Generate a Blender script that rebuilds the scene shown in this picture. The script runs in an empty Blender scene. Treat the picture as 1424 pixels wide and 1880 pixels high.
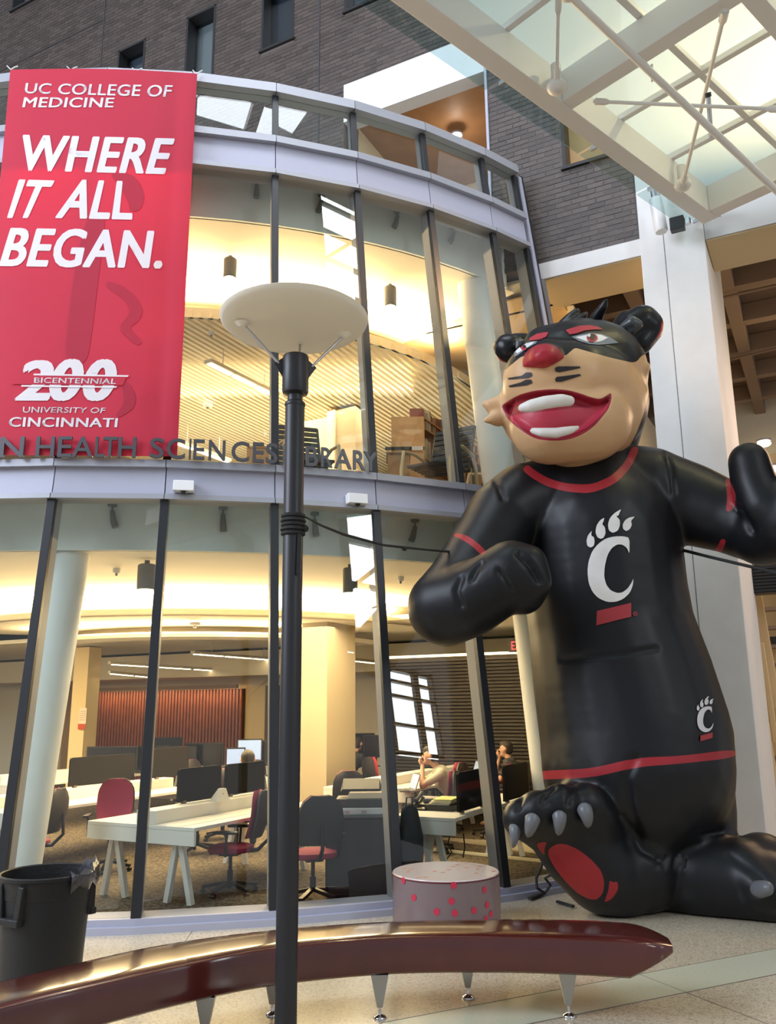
import bpy, bmesh, math, random
import numpy as np
from mathutils import Vector, Matrix, noise
from mathutils.bvhtree import BVHTree
from mathutils.geometry import tessellate_polygon
random.seed(7)
sc = bpy.context.scene
COL = sc.collection
# ------------------------------------------------------------------ camera
FPX, PITCH, ROLL, EYE = 1557.94, .2263, .0103, 1.85
W, H = 1424, 1880
cr, sr, cp_, sp_ = math.cos(ROLL), math.sin(ROLL), math.cos(PITCH), math.sin(PITCH)
R0 = np.array([1, 0, 0.]); U0 = np.array([0, -sp_, cp_]); FW = np.array([0, cp_, sp_])
RR = cr*R0 - sr*U0; UU = sr*R0 + cr*U0
C0 = np.array([0, 0, EYE])
cam = bpy.data.objects.new('camera', bpy.data.cameras.new('camera')); COL.objects.link(cam)
cam.data.sensor_fit = 'VERTICAL'; cam.data.sensor_height = 24; cam.data.lens = 24*FPX/H
cam.data.clip_start = .05; cam.data.clip_end = 300
m = Matrix.Identity(4)
for i in range(3):
    m[i][0] = RR[i]; m[i][1] = UU[i]; m[i][2] = -FW[i]; m[i][3] = C0[i]
cam.matrix_world = m
sc.camera = cam
# ------------------------------------------------------------------ exposure, world, large lights
sc.view_settings.view_transform = 'Standard'; sc.view_settings.look = 'None'
sc.view_settings.gamma = 1; sc.view_settings.use_curve_mapping = False
sc.view_settings.exposure = 0.0
sc.cycles.use_denoising = True
sc.cycles.max_bounces = 7; sc.cycles.diffuse_bounces = 3; sc.cycles.glossy_bounces = 3
sc.cycles.transparent_max_bounces = 12; sc.cycles.transmission_bounces = 3
sc.cycles.sample_clamp_indirect = 4
sc.cycles.caustics_reflective = False; sc.cycles.caustics_refractive = False
world = bpy.data.worlds.new('world'); sc.world = world; world.use_nodes = True
bg = world.node_tree.nodes['Background']
bg.inputs[0].default_value = (.90, .93, 1, 1); bg.inputs[1].default_value = .44

def area(name, loc, target, sx, sy, power, color, spread=None):
    l = bpy.data.lights.new(name, 'AREA'); l.shape = 'RECTANGLE'; l.size = sx; l.size_y = sy
    l.energy = power; l.color = color
    if spread: l.spread = spread
    o = bpy.data.objects.new(name, l); COL.objects.link(o)
    o.location = loc
    d = Vector(target) - Vector(loc)
    o.rotation_euler = d.to_track_quat('-Z', 'Y').to_euler()
    return o
WARM = (1, .68, .33)
area('skylight', (-1, 2.6, 22), (-1, 2.6, 0), 11, 6.6, 2700, (.88, .93, 1))
area('tall_window_daylight', (10.4, -5.1, 18), (10.4, 5, 18), 2.3, 20, 2400, (.92, .96, 1))
area('side_window_daylight', (18.6, -5.1, 7.2), (18.6, 5, 7.2), 2.7, 3.1, 400, (.92, .96, 1))
_l = bpy.data.lights.new('canopy_warm_fill', 'SPOT'); _l.energy = 3600; _l.color = (1, .60, .32); _l.spot_size = 1.5; _l.spot_blend = .9; _l.shadow_soft_size = .12  # added unseen warm lamp that turns the right canopy panels cream
_o = bpy.data.objects.new('canopy_warm_fill', _l); COL.objects.link(_o); _o.location = (5.6, 7.4, 10.8); _o.rotation_euler = (Vector((3.9, 7.2, 8.2))-Vector((5.6, 7.4, 10.8))).to_track_quat('-Z', 'Y').to_euler()
area('daylight_left', (-15, 1, 12), (-4, 9, 8), 9, 9, 3000, (.78, .86, 1))
# ------------------------------------------------------------------ frame helpers
E1 = np.array([.889, -.457, 0]); E1 /= np.linalg.norm(E1); E2 = np.array([-E1[1], E1[0], 0])
GROT = math.atan2(E1[1], E1[0])
def ray(x, y):
    d = FW*FPX + RR*(x-W/2) + UU*(H/2-y); return d/np.linalg.norm(d)
def atZ(x, y, z): d = ray(x, y); return C0 + d*(z-EYE)/d[2]
def atY(x, y, Y): d = ray(x, y); return C0 + d*Y/d[1]
def atP(x, y, P0, n): d = ray(x, y); n = np.array(n, float); return C0 + d*np.dot(n, np.array(P0)-C0)/np.dot(n, d)
def atB(x, y, b): return atP(x, y, E2*b, E2)
def G(a, b, z=0): return E1*a + E2*b + np.array([0, 0, z])
def gab(P): return float(P@E1), float(P@E2)
def pxs(V):
    v = np.asarray(V) - C0; d = v@FW
    return np.stack([W/2 + FPX*(v@RR)/d, H/2 - FPX*(v@UU)/d], 1), d
def depth(P): return float((np.asarray(P)-C0)@FW)
# facade: a cone leaning back
CX, CY, CR, CK = -3.609, 17.6028, 9.8329, .1359
TH = {i: math.radians(1.4+6.85*(i-1)) for i in range(-3, 7)}; TH[7] = math.radians(40.1)
def cpt(th, z, off=0):
    r = CR - CK*z + off
    return np.array([CX + r*math.sin(th), CY - r*math.cos(th), z])
def rpt(th, r, z): return np.array([CX + r*math.sin(th), CY - r*math.cos(th), z])
def atCone(x, y, off=0):
    d = ray(x, y); t = np.linspace(4, 25, 8000); P = C0 + d*t[:, None]
    g = np.hypot(P[:, 0]-CX, P[:, 1]-CY) - (CR-CK*P[:, 2]+off)
    return P[np.where(np.diff(np.sign(g)))[0][0]]
def fastcone(x, y, off):
    d = ray(x, y); ox, oy = -CX, -CY; r0 = CR-CK*EYE+off; k = CK*d[2]
    A = d[0]**2+d[1]**2-k*k; B = 2*(ox*d[0]+oy*d[1]+r0*k); Cc = ox*ox+oy*oy-r0*r0
    return C0 + d*((-B-math.sqrt(B*B-4*A*Cc))/(2*A))
def azi(P): return math.atan2(P[0]-CX, CY-P[1])
def chaikin(q, n=2):
    P = np.array(q, float)
    for _ in range(n): R = np.roll(P, -1, 0); P = np.stack([P*.8+R*.2, P*.2+R*.8], 1).reshape(-1, 2)
    return P
# ------------------------------------------------------------------ materials
MATS = {}
def mat(name, col, rough=.5, metal=0, spec=.5, bump=0, bscale=30, var=0, vscale=4, isl=0, emit=None, estr=0, trans=None, coat=0):
    if name in MATS: return MATS[name]
    mt = bpy.data.materials.new(name); mt.use_nodes = True; MATS[name] = mt
    nt = mt.node_tree; N = nt.nodes; L = nt.links
    p = N['Principled BSDF']
    c = (*col, 1)
    p.inputs['Base Color'].default_value = c; p.inputs['Roughness'].default_value = rough
    p.inputs['Metallic'].default_value = metal; p.inputs['Specular IOR Level'].default_value = spec
    p.inputs['Coat Weight'].default_value = coat; p.inputs['Coat Roughness'].default_value = .08
    src = None
    tc = N.new('ShaderNodeTexCoord')
    if var:
        n = N.new('ShaderNodeTexNoise'); n.inputs['Scale'].default_value = vscale; n.inputs['Detail'].default_value = 5
        L.new(tc.outputs['Object'], n.inputs['Vector'])
        hs = N.new('ShaderNodeHueSaturation'); hs.inputs['Color'].default_value = c
        mr = N.new('ShaderNodeMapRange'); mr.inputs['To Min'].default_value = 1-var; mr.inputs['To Max'].default_value = 1+var
        mr.inputs['From Min'].default_value = .3; mr.inputs['From Max'].default_value = .7
        L.new(n.outputs['Fac'], mr.inputs['Value']); L.new(mr.outputs[0], hs.inputs['Value']); L.new(hs.outputs[0], p.inputs['Base Color'])
        src = hs
    if isl:
        g = N.new('ShaderNodeNewGeometry'); hs = N.new('ShaderNodeHueSaturation')
        oi = N.new('ShaderNodeObjectInfo'); ad = N.new('ShaderNodeMath'); ad.operation = 'ADD'
        fr = N.new('ShaderNodeMath'); fr.operation = 'FRACT'
        L.new(g.outputs['Random Per Island'], ad.inputs[0]); L.new(oi.outputs['Random'], ad.inputs[1]); L.new(ad.outputs[0], fr.inputs[0])
        mr = N.new('ShaderNodeMapRange'); mr.inputs['To Min'].default_value = 1-isl; mr.inputs['To Max'].default_value = 1+isl
        L.new(fr.outputs[0], mr.inputs['Value']); L.new(mr.outputs[0], hs.inputs['Value'])
        hs.inputs['Color'].default_value = c
        if src: L.new(src.outputs[0], hs.inputs['Color'])
        L.new(hs.outputs[0], p.inputs['Base Color'])
    if bump:
        n = N.new('ShaderNodeTexNoise'); n.inputs['Scale'].default_value = bscale; n.inputs['Detail'].default_value = 3
        L.new(tc.outputs['Object'], n.inputs['Vector'])
        b = N.new('ShaderNodeBump'); b.inputs['Strength'].default_value = bump; b.inputs['Distance'].default_value = .02
        L.new(n.outputs['Fac'], b.inputs['Height']); L.new(b.outputs[0], p.inputs['Normal'])
    if emit:
        p.inputs['Emission Color'].default_value = (*emit, 1); p.inputs['Emission Strength'].default_value = estr
    if trans:
        t = N.new('ShaderNodeBsdfTranslucent'); t.inputs[0].default_value = (*trans[1], 1)
        mx = N.new('ShaderNodeMixShader'); mx.inputs[0].default_value = trans[0]
        L.new(p.outputs[0], mx.inputs[1]); L.new(t.outputs[0], mx.inputs[2]); L.new(mx.outputs[0], N['Material Output'].inputs[0])
    return mt
def glass(name, tint, ior=1.5, rough=0, boost=1.0):
    mt = bpy.data.materials.new(name); mt.use_nodes = True; nt = mt.node_tree; N = nt.nodes; L = nt.links
    N.remove(N['Principled BSDF'])
    t = N.new('ShaderNodeBsdfTransparent'); t.inputs[0].default_value = (*tint, 1)
    g = N.new('ShaderNodeBsdfGlossy'); g.inputs['Roughness'].default_value = rough
    lw = N.new('ShaderNodeLayerWeight'); lw.inputs[0].default_value = .5
    pw = N.new('ShaderNodeMath'); pw.operation = 'POWER'; pw.inputs[1].default_value = 4.5
    fr = N.new('ShaderNodeMath'); fr.operation = 'MULTIPLY_ADD'; fr.use_clamp = True
    f0 = ((ior-1)/(ior+1))**2; fr.inputs[1].default_value = 1-f0; fr.inputs[2].default_value = f0
    L.new(lw.outputs['Facing'], pw.inputs[0]); L.new(pw.outputs[0], fr.inputs[0])
    mx = N.new('ShaderNodeMixShader')
    L.new(fr.outputs[0], mx.inputs[0]); L.new(t.outputs[0], mx.inputs[1]); L.new(g.outputs[0], mx.inputs[2])
    L.new(mx.outputs[0], N['Material Output'].inputs[0]); return mt
GLASS = glass('window_glass', (.93, .965, .95), 1.55)
M_alu = mat('painted_aluminium', (.37, .38, .43), .42, .25, bump=.02, bscale=60)
M_aluL = mat('pale_aluminium', (.44, .45, .56), .5, .1)
M_alud = mat('grey_aluminium_fin', (.36, .35, .36), .5, .1)
M_gasket = mat('black_gasket', (.018, .02, .024), .4)
M_white = mat('white_plaster', (.74, .73, .72), .75, var=.03)
M_fascia = mat('pale_grey_fascia', (.84, .87, .84), .8, var=.03)
M_cream = mat('cream_plaster', (.80, .70, .52), .8)
M_ceil = mat('ceiling_plaster', (.80, .74, .62), .85)
M_col = mat('column_paint', (.88, .88, .85), .45, var=.03)
M_brick = mat('dark_brown_brick', (.068, .051, .045), .42, spec=.6, isl=.30, bump=.3, bscale=80)
M_mortar = mat('grey_mortar', (.17, .145, .13), .9)
M_black = mat('black_plastic', (.014, .014, .016), .38)
M_blackm = mat('black_metal', (.028, .028, .032), .42, .2)
M_steel = mat('brushed_steel', (.55, .55, .56), .28, 1)
M_wood = mat('blond_wood', (.62, .36, .16), .5, var=.12, vscale=6)
M_shelfw = mat('shelf_wood', (.42, .22, .10), .5, var=.1)
M_table = mat('white_laminate', (.80, .78, .72), .4)
M_mag = mat('magenta_fabric', (.30, .028, .065), .85, bump=.1, bscale=200)
M_redfab = mat('red_fabric', (.42, .03, .05), .85)
M_skin = mat('skin', (.62, .36, .25), .6)
M_hair = mat('dark_hair', (.02, .015, .012), .7)
# ------------------------------------------------------------------ mesh helpers
def wm(o):
    b = Matrix.LocRotScale(o.location, o.rotation_euler, o.scale)
    return wm(o.parent) @ b if o.parent else b
class MB:
    def __init__(s): s.v = []; s.f = []
    def add(s, vs, fs):
        n = len(s.v); s.v += [tuple(map(float, p)) for p in vs]; s.f += [tuple(i+n for i in f) for f in fs]; return s
    def hexa(s, p):  # 8 points: bottom 0-3 ccw, top 4-7
        return s.add(p, [(3,2,1,0),(4,5,6,7),(0,1,5,4),(1,2,6,5),(2,3,7,6),(3,0,4,7)])
    def box(s, x0, x1, y0, y1, z0, z1):
        return s.hexa([(x0,y0,z0),(x1,y0,z0),(x1,y1,z0),(x0,y1,z0),(x0,y0,z1),(x1,y0,z1),(x1,y1,z1),(x0,y1,z1)])
    def gbox(s, a0, a1, b0, b1, z0, z1):
        return s.hexa([G(a0,b0,z0),G(a1,b0,z0),G(a1,b1,z0),G(a0,b1,z0),G(a0,b0,z1),G(a1,b0,z1),G(a1,b1,z1),G(a0,b1,z1)])
    def fbox(s, t0, t1, z0, z1, o0, o1):  # box following the leaning facade, o0 inner, o1 outer offset
        return s.hexa([cpt(t0,z0,o1),cpt(t1,z0,o1),cpt(t1,z0,o0),cpt(t0,z0,o0),cpt(t0,z1,o1),cpt(t1,z1,o1),cpt(t1,z1,o0),cpt(t0,z1,o0)])
    def bar(s, p, q, w, h, up=(0, 0, 1)):
        p = np.array(p, float); q = np.array(q, float); d = q-p; d /= np.linalg.norm(d)
        u = np.array(up, float); r = np.cross(d, u)
        if np.linalg.norm(r) < 1e-4: r = np.cross(d, (1, 0, 0))
        r /= np.linalg.norm(r); u = np.cross(r, d)
        c = [(-1,-1),(1,-1),(1,1),(-1,1)]
        return s.hexa([p+r*a*w/2+u*b*h/2 for a, b in c] + [q+r*a*w/2+u*b*h/2 for a, b in c])
    def tube(s, pts, rad, n=12, caps=True):
        pts = [np.array(p, float) for p in pts]
        if not hasattr(rad, '__len__'): rad = [rad]*len(pts)
        rings = []; prev = None
        for i, p in enumerate(pts):
            d = pts[min(i+1, len(pts)-1)] - pts[max(i-1, 0)]; d /= max(np.linalg.norm(d), 1e-9)
            if prev is None:
                r = np.cross(d, (0, 0, 1)); r = r if np.linalg.norm(r) > .05 else np.cross(d, (1, 0, 0))
            else: r = prev - d*np.dot(prev, d)
            r /= np.linalg.norm(r); u = np.cross(d, r); prev = r
            rings.append([p + (r*math.cos(t)+u*math.sin(t))*rad[i] for t in [2*math.pi*k/n for k in range(n)]])
        vs = [v for g in rings for v in g]; fs = []
        for i in range(len(pts)-1):
            for k in range(n):
                a, b = i*n+k, i*n+(k+1) % n; fs.append((a, b, b+n, a+n))
        if caps: fs += [tuple(reversed(range(n))), tuple(range((len(pts)-1)*n, len(pts)*n))]
        return s.add(vs, fs)
    def lathe(s, prof, c, n=32, caps=True):  # prof: list (r,z)
        vs = []; fs = []
        for r, z in prof:
            vs += [(c[0]+r*math.cos(2*math.pi*k/n), c[1]+r*math.sin(2*math.pi*k/n), c[2]+z) for k in range(n)]
        for i in range(len(prof)-1):
            for k in range(n):
                a, b = i*n+k, i*n+(k+1) % n; fs.append((a, b, b+n, a+n))
        if caps: fs += [tuple(reversed(range(n))), tuple(range((len(prof)-1)*n, len(prof)*n))]
        return s.add(vs, fs)
    def ball(s, c, r, n=12, sc_=(1, 1, 1)):
        prof = [(max(1e-4, math.sin(math.pi*i/n))*r, -math.cos(math.pi*i/n)*r) for i in range(n+1)]
        vs0 = len(s.v); s.lathe(prof, (0, 0, 0), n*2, False)
        for i in range(vs0, len(s.v)):
            x, y, z = s.v[i]; s.v[i] = (c[0]+x*sc_[0], c[1]+y*sc_[1], c[2]+z*sc_[2])
        return s
    def prism(s, poly, z0, z1):  # poly list of xy
        n = len(poly); vs = [(*p, z0) for p in poly] + [(*p, z1) for p in poly]
        tri = tessellate_polygon([[Vector((*p, 0)) for p in poly]])
        fs = [tuple(reversed(t)) for t in tri] + [tuple(i+n for i in t) for t in tri]
        fs += [(i, (i+1) % n, (i+1) % n+n, i+n) for i in range(n)]
        return s.add(vs, fs)
    def build(s, name, m, parent=None, smooth=False, bevel=0, seg=2, kind=None, label=None, recalc=True):
        me = bpy.data.meshes.new(name); vs = s.v
        if parent:
            inv = wm(parent).inverted(); vs = [tuple(inv @ Vector(v)) for v in vs]
        me.from_pydata(vs, [], s.f)
        if recalc or bevel:
            bm = bmesh.new(); bm.from_mesh(me)
            bmesh.ops.recalc_face_normals(bm, faces=bm.faces)
            if bevel:
                ed = [e for e in bm.edges if len(e.link_faces) == 2 and e.calc_face_angle(0) > .6]
                bmesh.ops.bevel(bm, geom=ed, offset=bevel, segments=seg, affect='EDGES', profile=.5)
            bm.to_mesh(me); bm.free()
        if smooth:
            me.shade_smooth()
            try: me.set_sharp_from_angle(angle=.7)
            except Exception: pass
        me.materials.append(m)
        o = bpy.data.objects.new(name, me); COL.objects.link(o); o.parent = parent
        if kind: o['kind'] = kind
        if label: o['label'] = label
        return o
def tag(o, label, cat, group=None, kind=None):
    o['label'] = label; o['category'] = cat
    if group: o['group'] = group
    if kind: o['kind'] = kind
    return o
def empty(name, loc=(0, 0, 0), rz=0, kind=None):
    o = bpy.data.objects.new(name, None); COL.objects.link(o); o.location = tuple(map(float, loc)); o.rotation_euler = (0, 0, rz)
    o.empty_display_size = .1
    if kind: o['kind'] = kind
    return o
def thing(name, label, cat, loc=(0, 0, 0), rz=0, group=None): return tag(empty(name, loc, rz), label, cat, group)
def kids(o): return [c for c in COL.objects if c.parent == o]
def dup(root, loc, rz, label, group=None):
    def cp(o, par):
        c = o.copy(); COL.objects.link(c); c.parent = par
        for k in kids(o): cp(k, c)
        return c
    r = cp(root, None); r.location = tuple(map(float, loc)); r.rotation_euler = (0, 0, rz); r['label'] = label
    if group: r['group'] = group
    return r
def ico(sub=3):
    bm = bmesh.new(); bmesh.ops.create_icosphere(bm, subdivisions=sub, radius=1)
    v = np.array([x.co[:] for x in bm.verts]); f = np.array([[y.index for y in x.verts] for x in bm.faces]); bm.free(); return v, f
ICO = ico(3)
def blob(name, chains, voxel, m, parent=None, smooth=10, post=None, ells=()):
    """one continuous skin over chains of spheres (x,y,z,r)"""
    vs = []; fs = []; n = 0
    def put(c, r):
        nonlocal n
        vs.append(ICO[0]*np.array(r) + np.array(c)); fs.append(ICO[1]+n); n += len(ICO[0])
    for ch in chains:
        for (p, q) in zip(ch[:-1], ch[1:]):
            p = np.array(p, float); q = np.array(q, float); L = np.linalg.norm(q[:3]-p[:3]); k = max(1, int(L/(.13*min(p[3], q[3])+1e-6)))
            for i in range(k): t = i/k; c = p*(1-t)+q*t; put(c[:3], [c[3]]*3)
        put(ch[-1][:3], [ch[-1][3]]*3)
    for e in ells: put(e[:3], e[3:6])
    me = bpy.data.meshes.new(name+'_src'); V = np.concatenate(vs); F = np.concatenate(fs)
    me.from_pydata(V.tolist(), [], F.tolist())
    o = bpy.data.objects.new(name+'_src', me); COL.objects.link(o)
    r = o.modifiers.new('r', 'REMESH'); r.mode = 'VOXEL'; r.voxel_size = voxel
    if smooth:
        s = o.modifiers.new('s', 'SMOOTH'); s.factor = .5; s.iterations = smooth
    dg = bpy.context.evaluated_depsgraph_get(); dg.update()
    out = bpy.data.meshes.new_from_object(o.evaluated_get(dg)); out.name = name
    bpy.data.objects.remove(o); bpy.data.meshes.remove(me)
    if post: post(out)
    wmesh = None
    if parent:
        wmesh = np.array([v.co[:] for v in out.vertices])
        inv = np.array(wm(parent).inverted()); P = wmesh@inv[:3, :3].T + inv[:3, 3]
        out.vertices.foreach_set('co', P.ravel())
    out.materials.clear(); out.materials.append(m); out.shade_smooth()
    ob = bpy.data.objects.new(name, out); COL.objects.link(ob); ob.parent = parent
    return ob
def text_mesh(s, extrude=0, offset=0, shear=0, size=1, res=4, space=1):
    cu = bpy.data.curves.new('t', 'FONT'); cu.body = s; cu.extrude = extrude; cu.offset = offset; cu.shear = shear; cu.size = size; cu.resolution_u = res; cu.space_character = space
    o = bpy.data.objects.new('t', cu); COL.objects.link(o)
    dg = bpy.context.evaluated_depsgraph_get(); dg.update()
    me = bpy.data.meshes.new_from_object(o.evaluated_get(dg))
    v = np.array([x.co[:] for x in me.vertices]); f = [tuple(p.vertices) for p in me.polygons]
    bpy.data.objects.remove(o); bpy.data.curves.remove(cu); bpy.data.meshes.remove(me)
    return v, f
def refine(vs, fs, L):
    bm = bmesh.new(); bv = [bm.verts.new(v) for v in vs]
    for f in fs:
        try: bm.faces.new([bv[i] for i in f])
        except Exception: pass
    bmesh.ops.triangulate(bm, faces=bm.faces)
    for _ in range(6):
        ed = [e for e in bm.edges if e.calc_length() > L]
        if not ed: break
        bmesh.ops.subdivide_edges(bm, edges=ed, cuts=1); bmesh.ops.triangulate(bm, faces=bm.faces)
    bm.verts.index_update()
    V = [v.co[:] for v in bm.verts]; F = [tuple(x.index for x in f.verts) for f in bm.faces]; bm.free(); return V, F
# ================================================================== SETTING
def S(name, kind='structure', loc=(0, 0, 0), rz=0): return empty(name, loc, rz, kind)
# ---- terrazzo floor
def floor_mat():
    mt = mat('terrazzo', (.60, .55, .45), .22, coat=.25)
    nt = mt.node_tree; N = nt.nodes; L = nt.links; p = N['Principled BSDF']
    tc = N.new('ShaderNodeTexCoord')
    v = N.new('ShaderNodeTexVoronoi'); v.inputs['Scale'].default_value = 95
    L.new(tc.outputs['Object'], v.inputs['Vector'])
    cr_ = N.new('ShaderNodeValToRGB'); e = cr_.color_ramp; e.elements[0].position = .0; e.elements[0].color = (.38, .31, .22, 1)
    e.elements[1].position = 1; e.elements[1].color = (.68, .60, .46, 1); e.elements.new(.25).color = (.56, .48, .36, 1)
    sp = N.new('ShaderNodeSeparateColor'); L.new(v.outputs['Color'], sp.inputs[0]); L.new(sp.outputs[0], cr_.inputs[0])
    L.new(cr_.outputs[0], p.inputs['Base Color'])
    return mt
M_floor = floor_mat()
fl = MB().box(-20, 16, -8, 20, -.3, 0).build('floor', M_floor, kind='structure')
M_strip = mat('light_terrazzo', (.60, .60, .47), .22, var=.06, vscale=60, coat=.2)
# pale curved band in the terrazzo, right foreground
def band(r0, r1, cx, cy, t0, t1, z):
    mb = MB(); n = 24
    vs = []; 
    for i in range(n+1):
        t = math.radians(t0+(t1-t0)*i/n)
        for r in (r0, r1):
            for zz in (0, z): vs.append((cx+r*math.sin(t), cy+r*math.cos(t), zz))
    fs = []
    for i in range(n):
        a = i*4; fs += [(a+1, a+5, a+7, a+3), (a, a+4, a+5, a+1), (a+2, a+3, a+7, a+6)]
    return mb.add(vs, fs)
P = [atZ(1000, 1822, 0), atZ(1424, 1742, 0), atZ(1424, 1790, 0), atZ(1150, 1870, 0)]
mb = MB()
d = P[1]-P[0]; d /= np.linalg.norm(d); nrm = np.array([-d[1], d[0], 0])
s0 = P[0]-d*1.2; s1 = P[1]+d*5
mb.hexa([s0-nrm*.42, s1-nrm*.50, s1, s0, s0-nrm*.42+[0, 0, .002], s1-nrm*.5+[0, 0, .002], s1+[0, 0, .002], s0+[0, 0, .002]])
mb.build('floor_band', M_strip, fl)
mb = MB(); q = P[0]-d*1.2
for k in (0, 1, 2):
    c = s0 + (s1-s0)*(.24+.33*k); mb.bar(c+nrm*.9+[0, 0, .0015], c-nrm*1.6+[0, 0, .0015], .006, .003)
mb.bar(s0+[0, 0, .0025], s1+[0, 0, .0025], .006, .003); mb.bar(s0-nrm*.42+[0, 0, .0025], s1-nrm*.5+[0, 0, .0025], .006, .003)
for y in (1698,):
    c = atZ(361, y, 0); mb.bar(c+[0, 0, .0015], c+np.array([.05, -1.2, .0015]), .006, .003)
mb.build('floor_joint', mat('floor_joint_dark', (.25, .22, .18), .5), fl)
# ---- brick wall above the entrance
WIN = [(-15.55, -14.6, 17.95, 19.6), (-11.94, -11.17, 14.92, 15.42), (-10.09, -9.35, 13.4, 15.42), (-8.24, -7.5, 13.80, 15.3), (-6.43, -5.6, 13.87, 15.2), (-2.71, -1.95, 9.50, 10.9)]
WIN[1] = (-11.94, -11.17, 13.6, 15.40)
REC = (-6.43, -3.84, 9.0, 12.38)
HO = WIN + [REC]
BW = 11.01
wall = S('wall_back', loc=G(-6, BW, 8.1))
def holes_wall(mb, a0, a1, z0, z1, holes, b0, b1):
    xs = sorted(set([a0, a1] + [x for h in holes for x in h[:2] if a0 < x < a1])); zs = sorted(set([z0, z1] + [x for h in holes for x in h[2:] if z0 < x < z1]))
    for i in range(len(xs)-1):
        for j in range(len(zs)-1):
            x, z = (xs[i]+xs[i+1])/2, (zs[j]+zs[j+1])/2
            if not any(h[0] < x < h[1] and h[2] < z < h[3] for h in holes): mb.gbox(xs[i], xs[i+1], b0, b1, zs[j], zs[j+1])
mb = MB(); holes_wall(mb, -20, -1.72, 8.1, 20.5, HO, BW+.004, BW+.5)
mb.build('mortar_backing', M_mortar, wall)
BL, BH, JT = .235, .071, .011
cells = []
row = 0; z = 8.105
while z < 20.4:
    a = -20 + (BL/2 if row % 2 else 0)
    while a < -1.75:
        segs = [(a, min(a+BL-JT, -1.73))]
        for h in HO:
            if z+BH > h[2]+.02 and z < h[3]-.02:
                ns = []
                for s0_, s1_ in segs:
                    if s1_ <= h[0] or s0_ >= h[1]: ns.append((s0_, s1_)); continue
                    if s0_ < h[0]: ns.append((s0_, h[0]))
                    if s1_ > h[1]: ns.append((h[1], s1_))
                segs = ns
        for s0_, s1_ in segs:
            if s1_-s0_ > .02: cells.append((s0_, s1_, z))
        a += BL
    z += BH + JT; row += 1
vis = []
for c in cells:
    p = G((c[0]+c[1])/2, BW, c[2]); q, dd = pxs([p]); x, y = q[0]
    seen = dd[0] > 0 and -60 < x < 1230 and -60 < y < 500 and not (c[0] > -3.4 and False)
    if seen and c[2] < 9.62 and c[1] < -3.1: seen = False
    if not seen:
        if -140 < x < 1300 and -140 < y < 560: vis.append((0, c))
        continue
    under_canopy = x > 900 and y < (x-715)*.7165-70
    vis.append((0 if under_canopy else 1/dd[0], c))
vis.sort(key=lambda t: -t[0])
single = [c for w, c in vis[:290] if w > 0]; rest = [c for w, c in vis[290:]]
base = None; brick_me = {}
rot = Matrix.Rotation(GROT, 4, 'Z')
for c in single:
    L = round(c[1]-c[0], 3)
    if L not in brick_me:
        mb = MB().box(0, L, 0, .1, 0, BH); o = mb.build('brick', M_brick, bevel=0); brick_me[L] = o.data; bpy.data.objects.remove(o)
    o = bpy.data.objects.new('brick', brick_me[L]); COL.objects.link(o); o.parent = wall
    P = G(c[0], BW - .001 - random.random()*.005, c[2]); o.location = Vector(P) - wall.location; o.rotation_euler = (0, 0, GROT)
mb = MB()
for c in rest:
    j = random.random()*.008+.002; mb.gbox(c[0], c[1], BW-j*.6, BW+.05, c[2], c[2]+BH)
mb.build('brickwork', M_brick, wall, kind='stuff', recalc=False)
# control joints of the wall
mb = MB()
for a in (-12.43, -6.95): mb.gbox(a-.012, a+.012, BW-.014, BW+.02, 8.5, 20)
mb.gbox(-20, -12.43, BW-.013, BW+.02, 16.4, 16.43); mb.gbox(-6.95, -6.43, BW-.013, BW+.02, 12.28, 12.32)
mb.build('control_joint', mat('joint_sealant', (.05, .05, .055), .7), wall)
M_frame = mat('window_frame_black', (.02, .02, .022), .4)
wk = 1
M_wg = glass('upper_window_glass', (.8, .85, .88), 1.6)
fills = [mat('blind_pale', (.55, .58, .6), .8), mat('dusk_room', (.10, .11, .13), .7), mat('roller_blind_grey', (.34, .34, .32), .9), mat('dark_room', (.035, .042, .055), .6), mat('dusk_room2', (.16, .17, .2), .7), mat('lit_room', (.8, .45, .2), .8, emit=(1, .55, .22), estr=.45)]
for i, (a0, a1, z0, z1) in enumerate(WIN):
    w = S('window_%d' % (i+1), loc=G((a0+a1)/2, BW+.15, z0))
    mb = MB(); t = .05
    D0, D1 = BW-.01, BW+.28
    mb.gbox(a0, a0+t, D0, D1, z0, z1); mb.gbox(a1-t, a1, D0, D1, z0, z1); mb.gbox(a0, a1, D0, D1, z1-t, z1)
    mb.build('window_frame', M_frame, w)
    MB().gbox(a0-.02, a1+.02, BW-.05, D1, z0, z0+t).build('window_sill', M_frame, w)
    MB().gbox(a0+t, a1-t, D1-.06, D1-.048, z0+t, z1-t).build('pane', M_wg, w)
    MB().gbox(a0, a1, D1+.03, D1+.06, z0, z1).build('blind' if i in (0, 2) else 'room_back', fills[i], w)
    wk += 1
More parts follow.
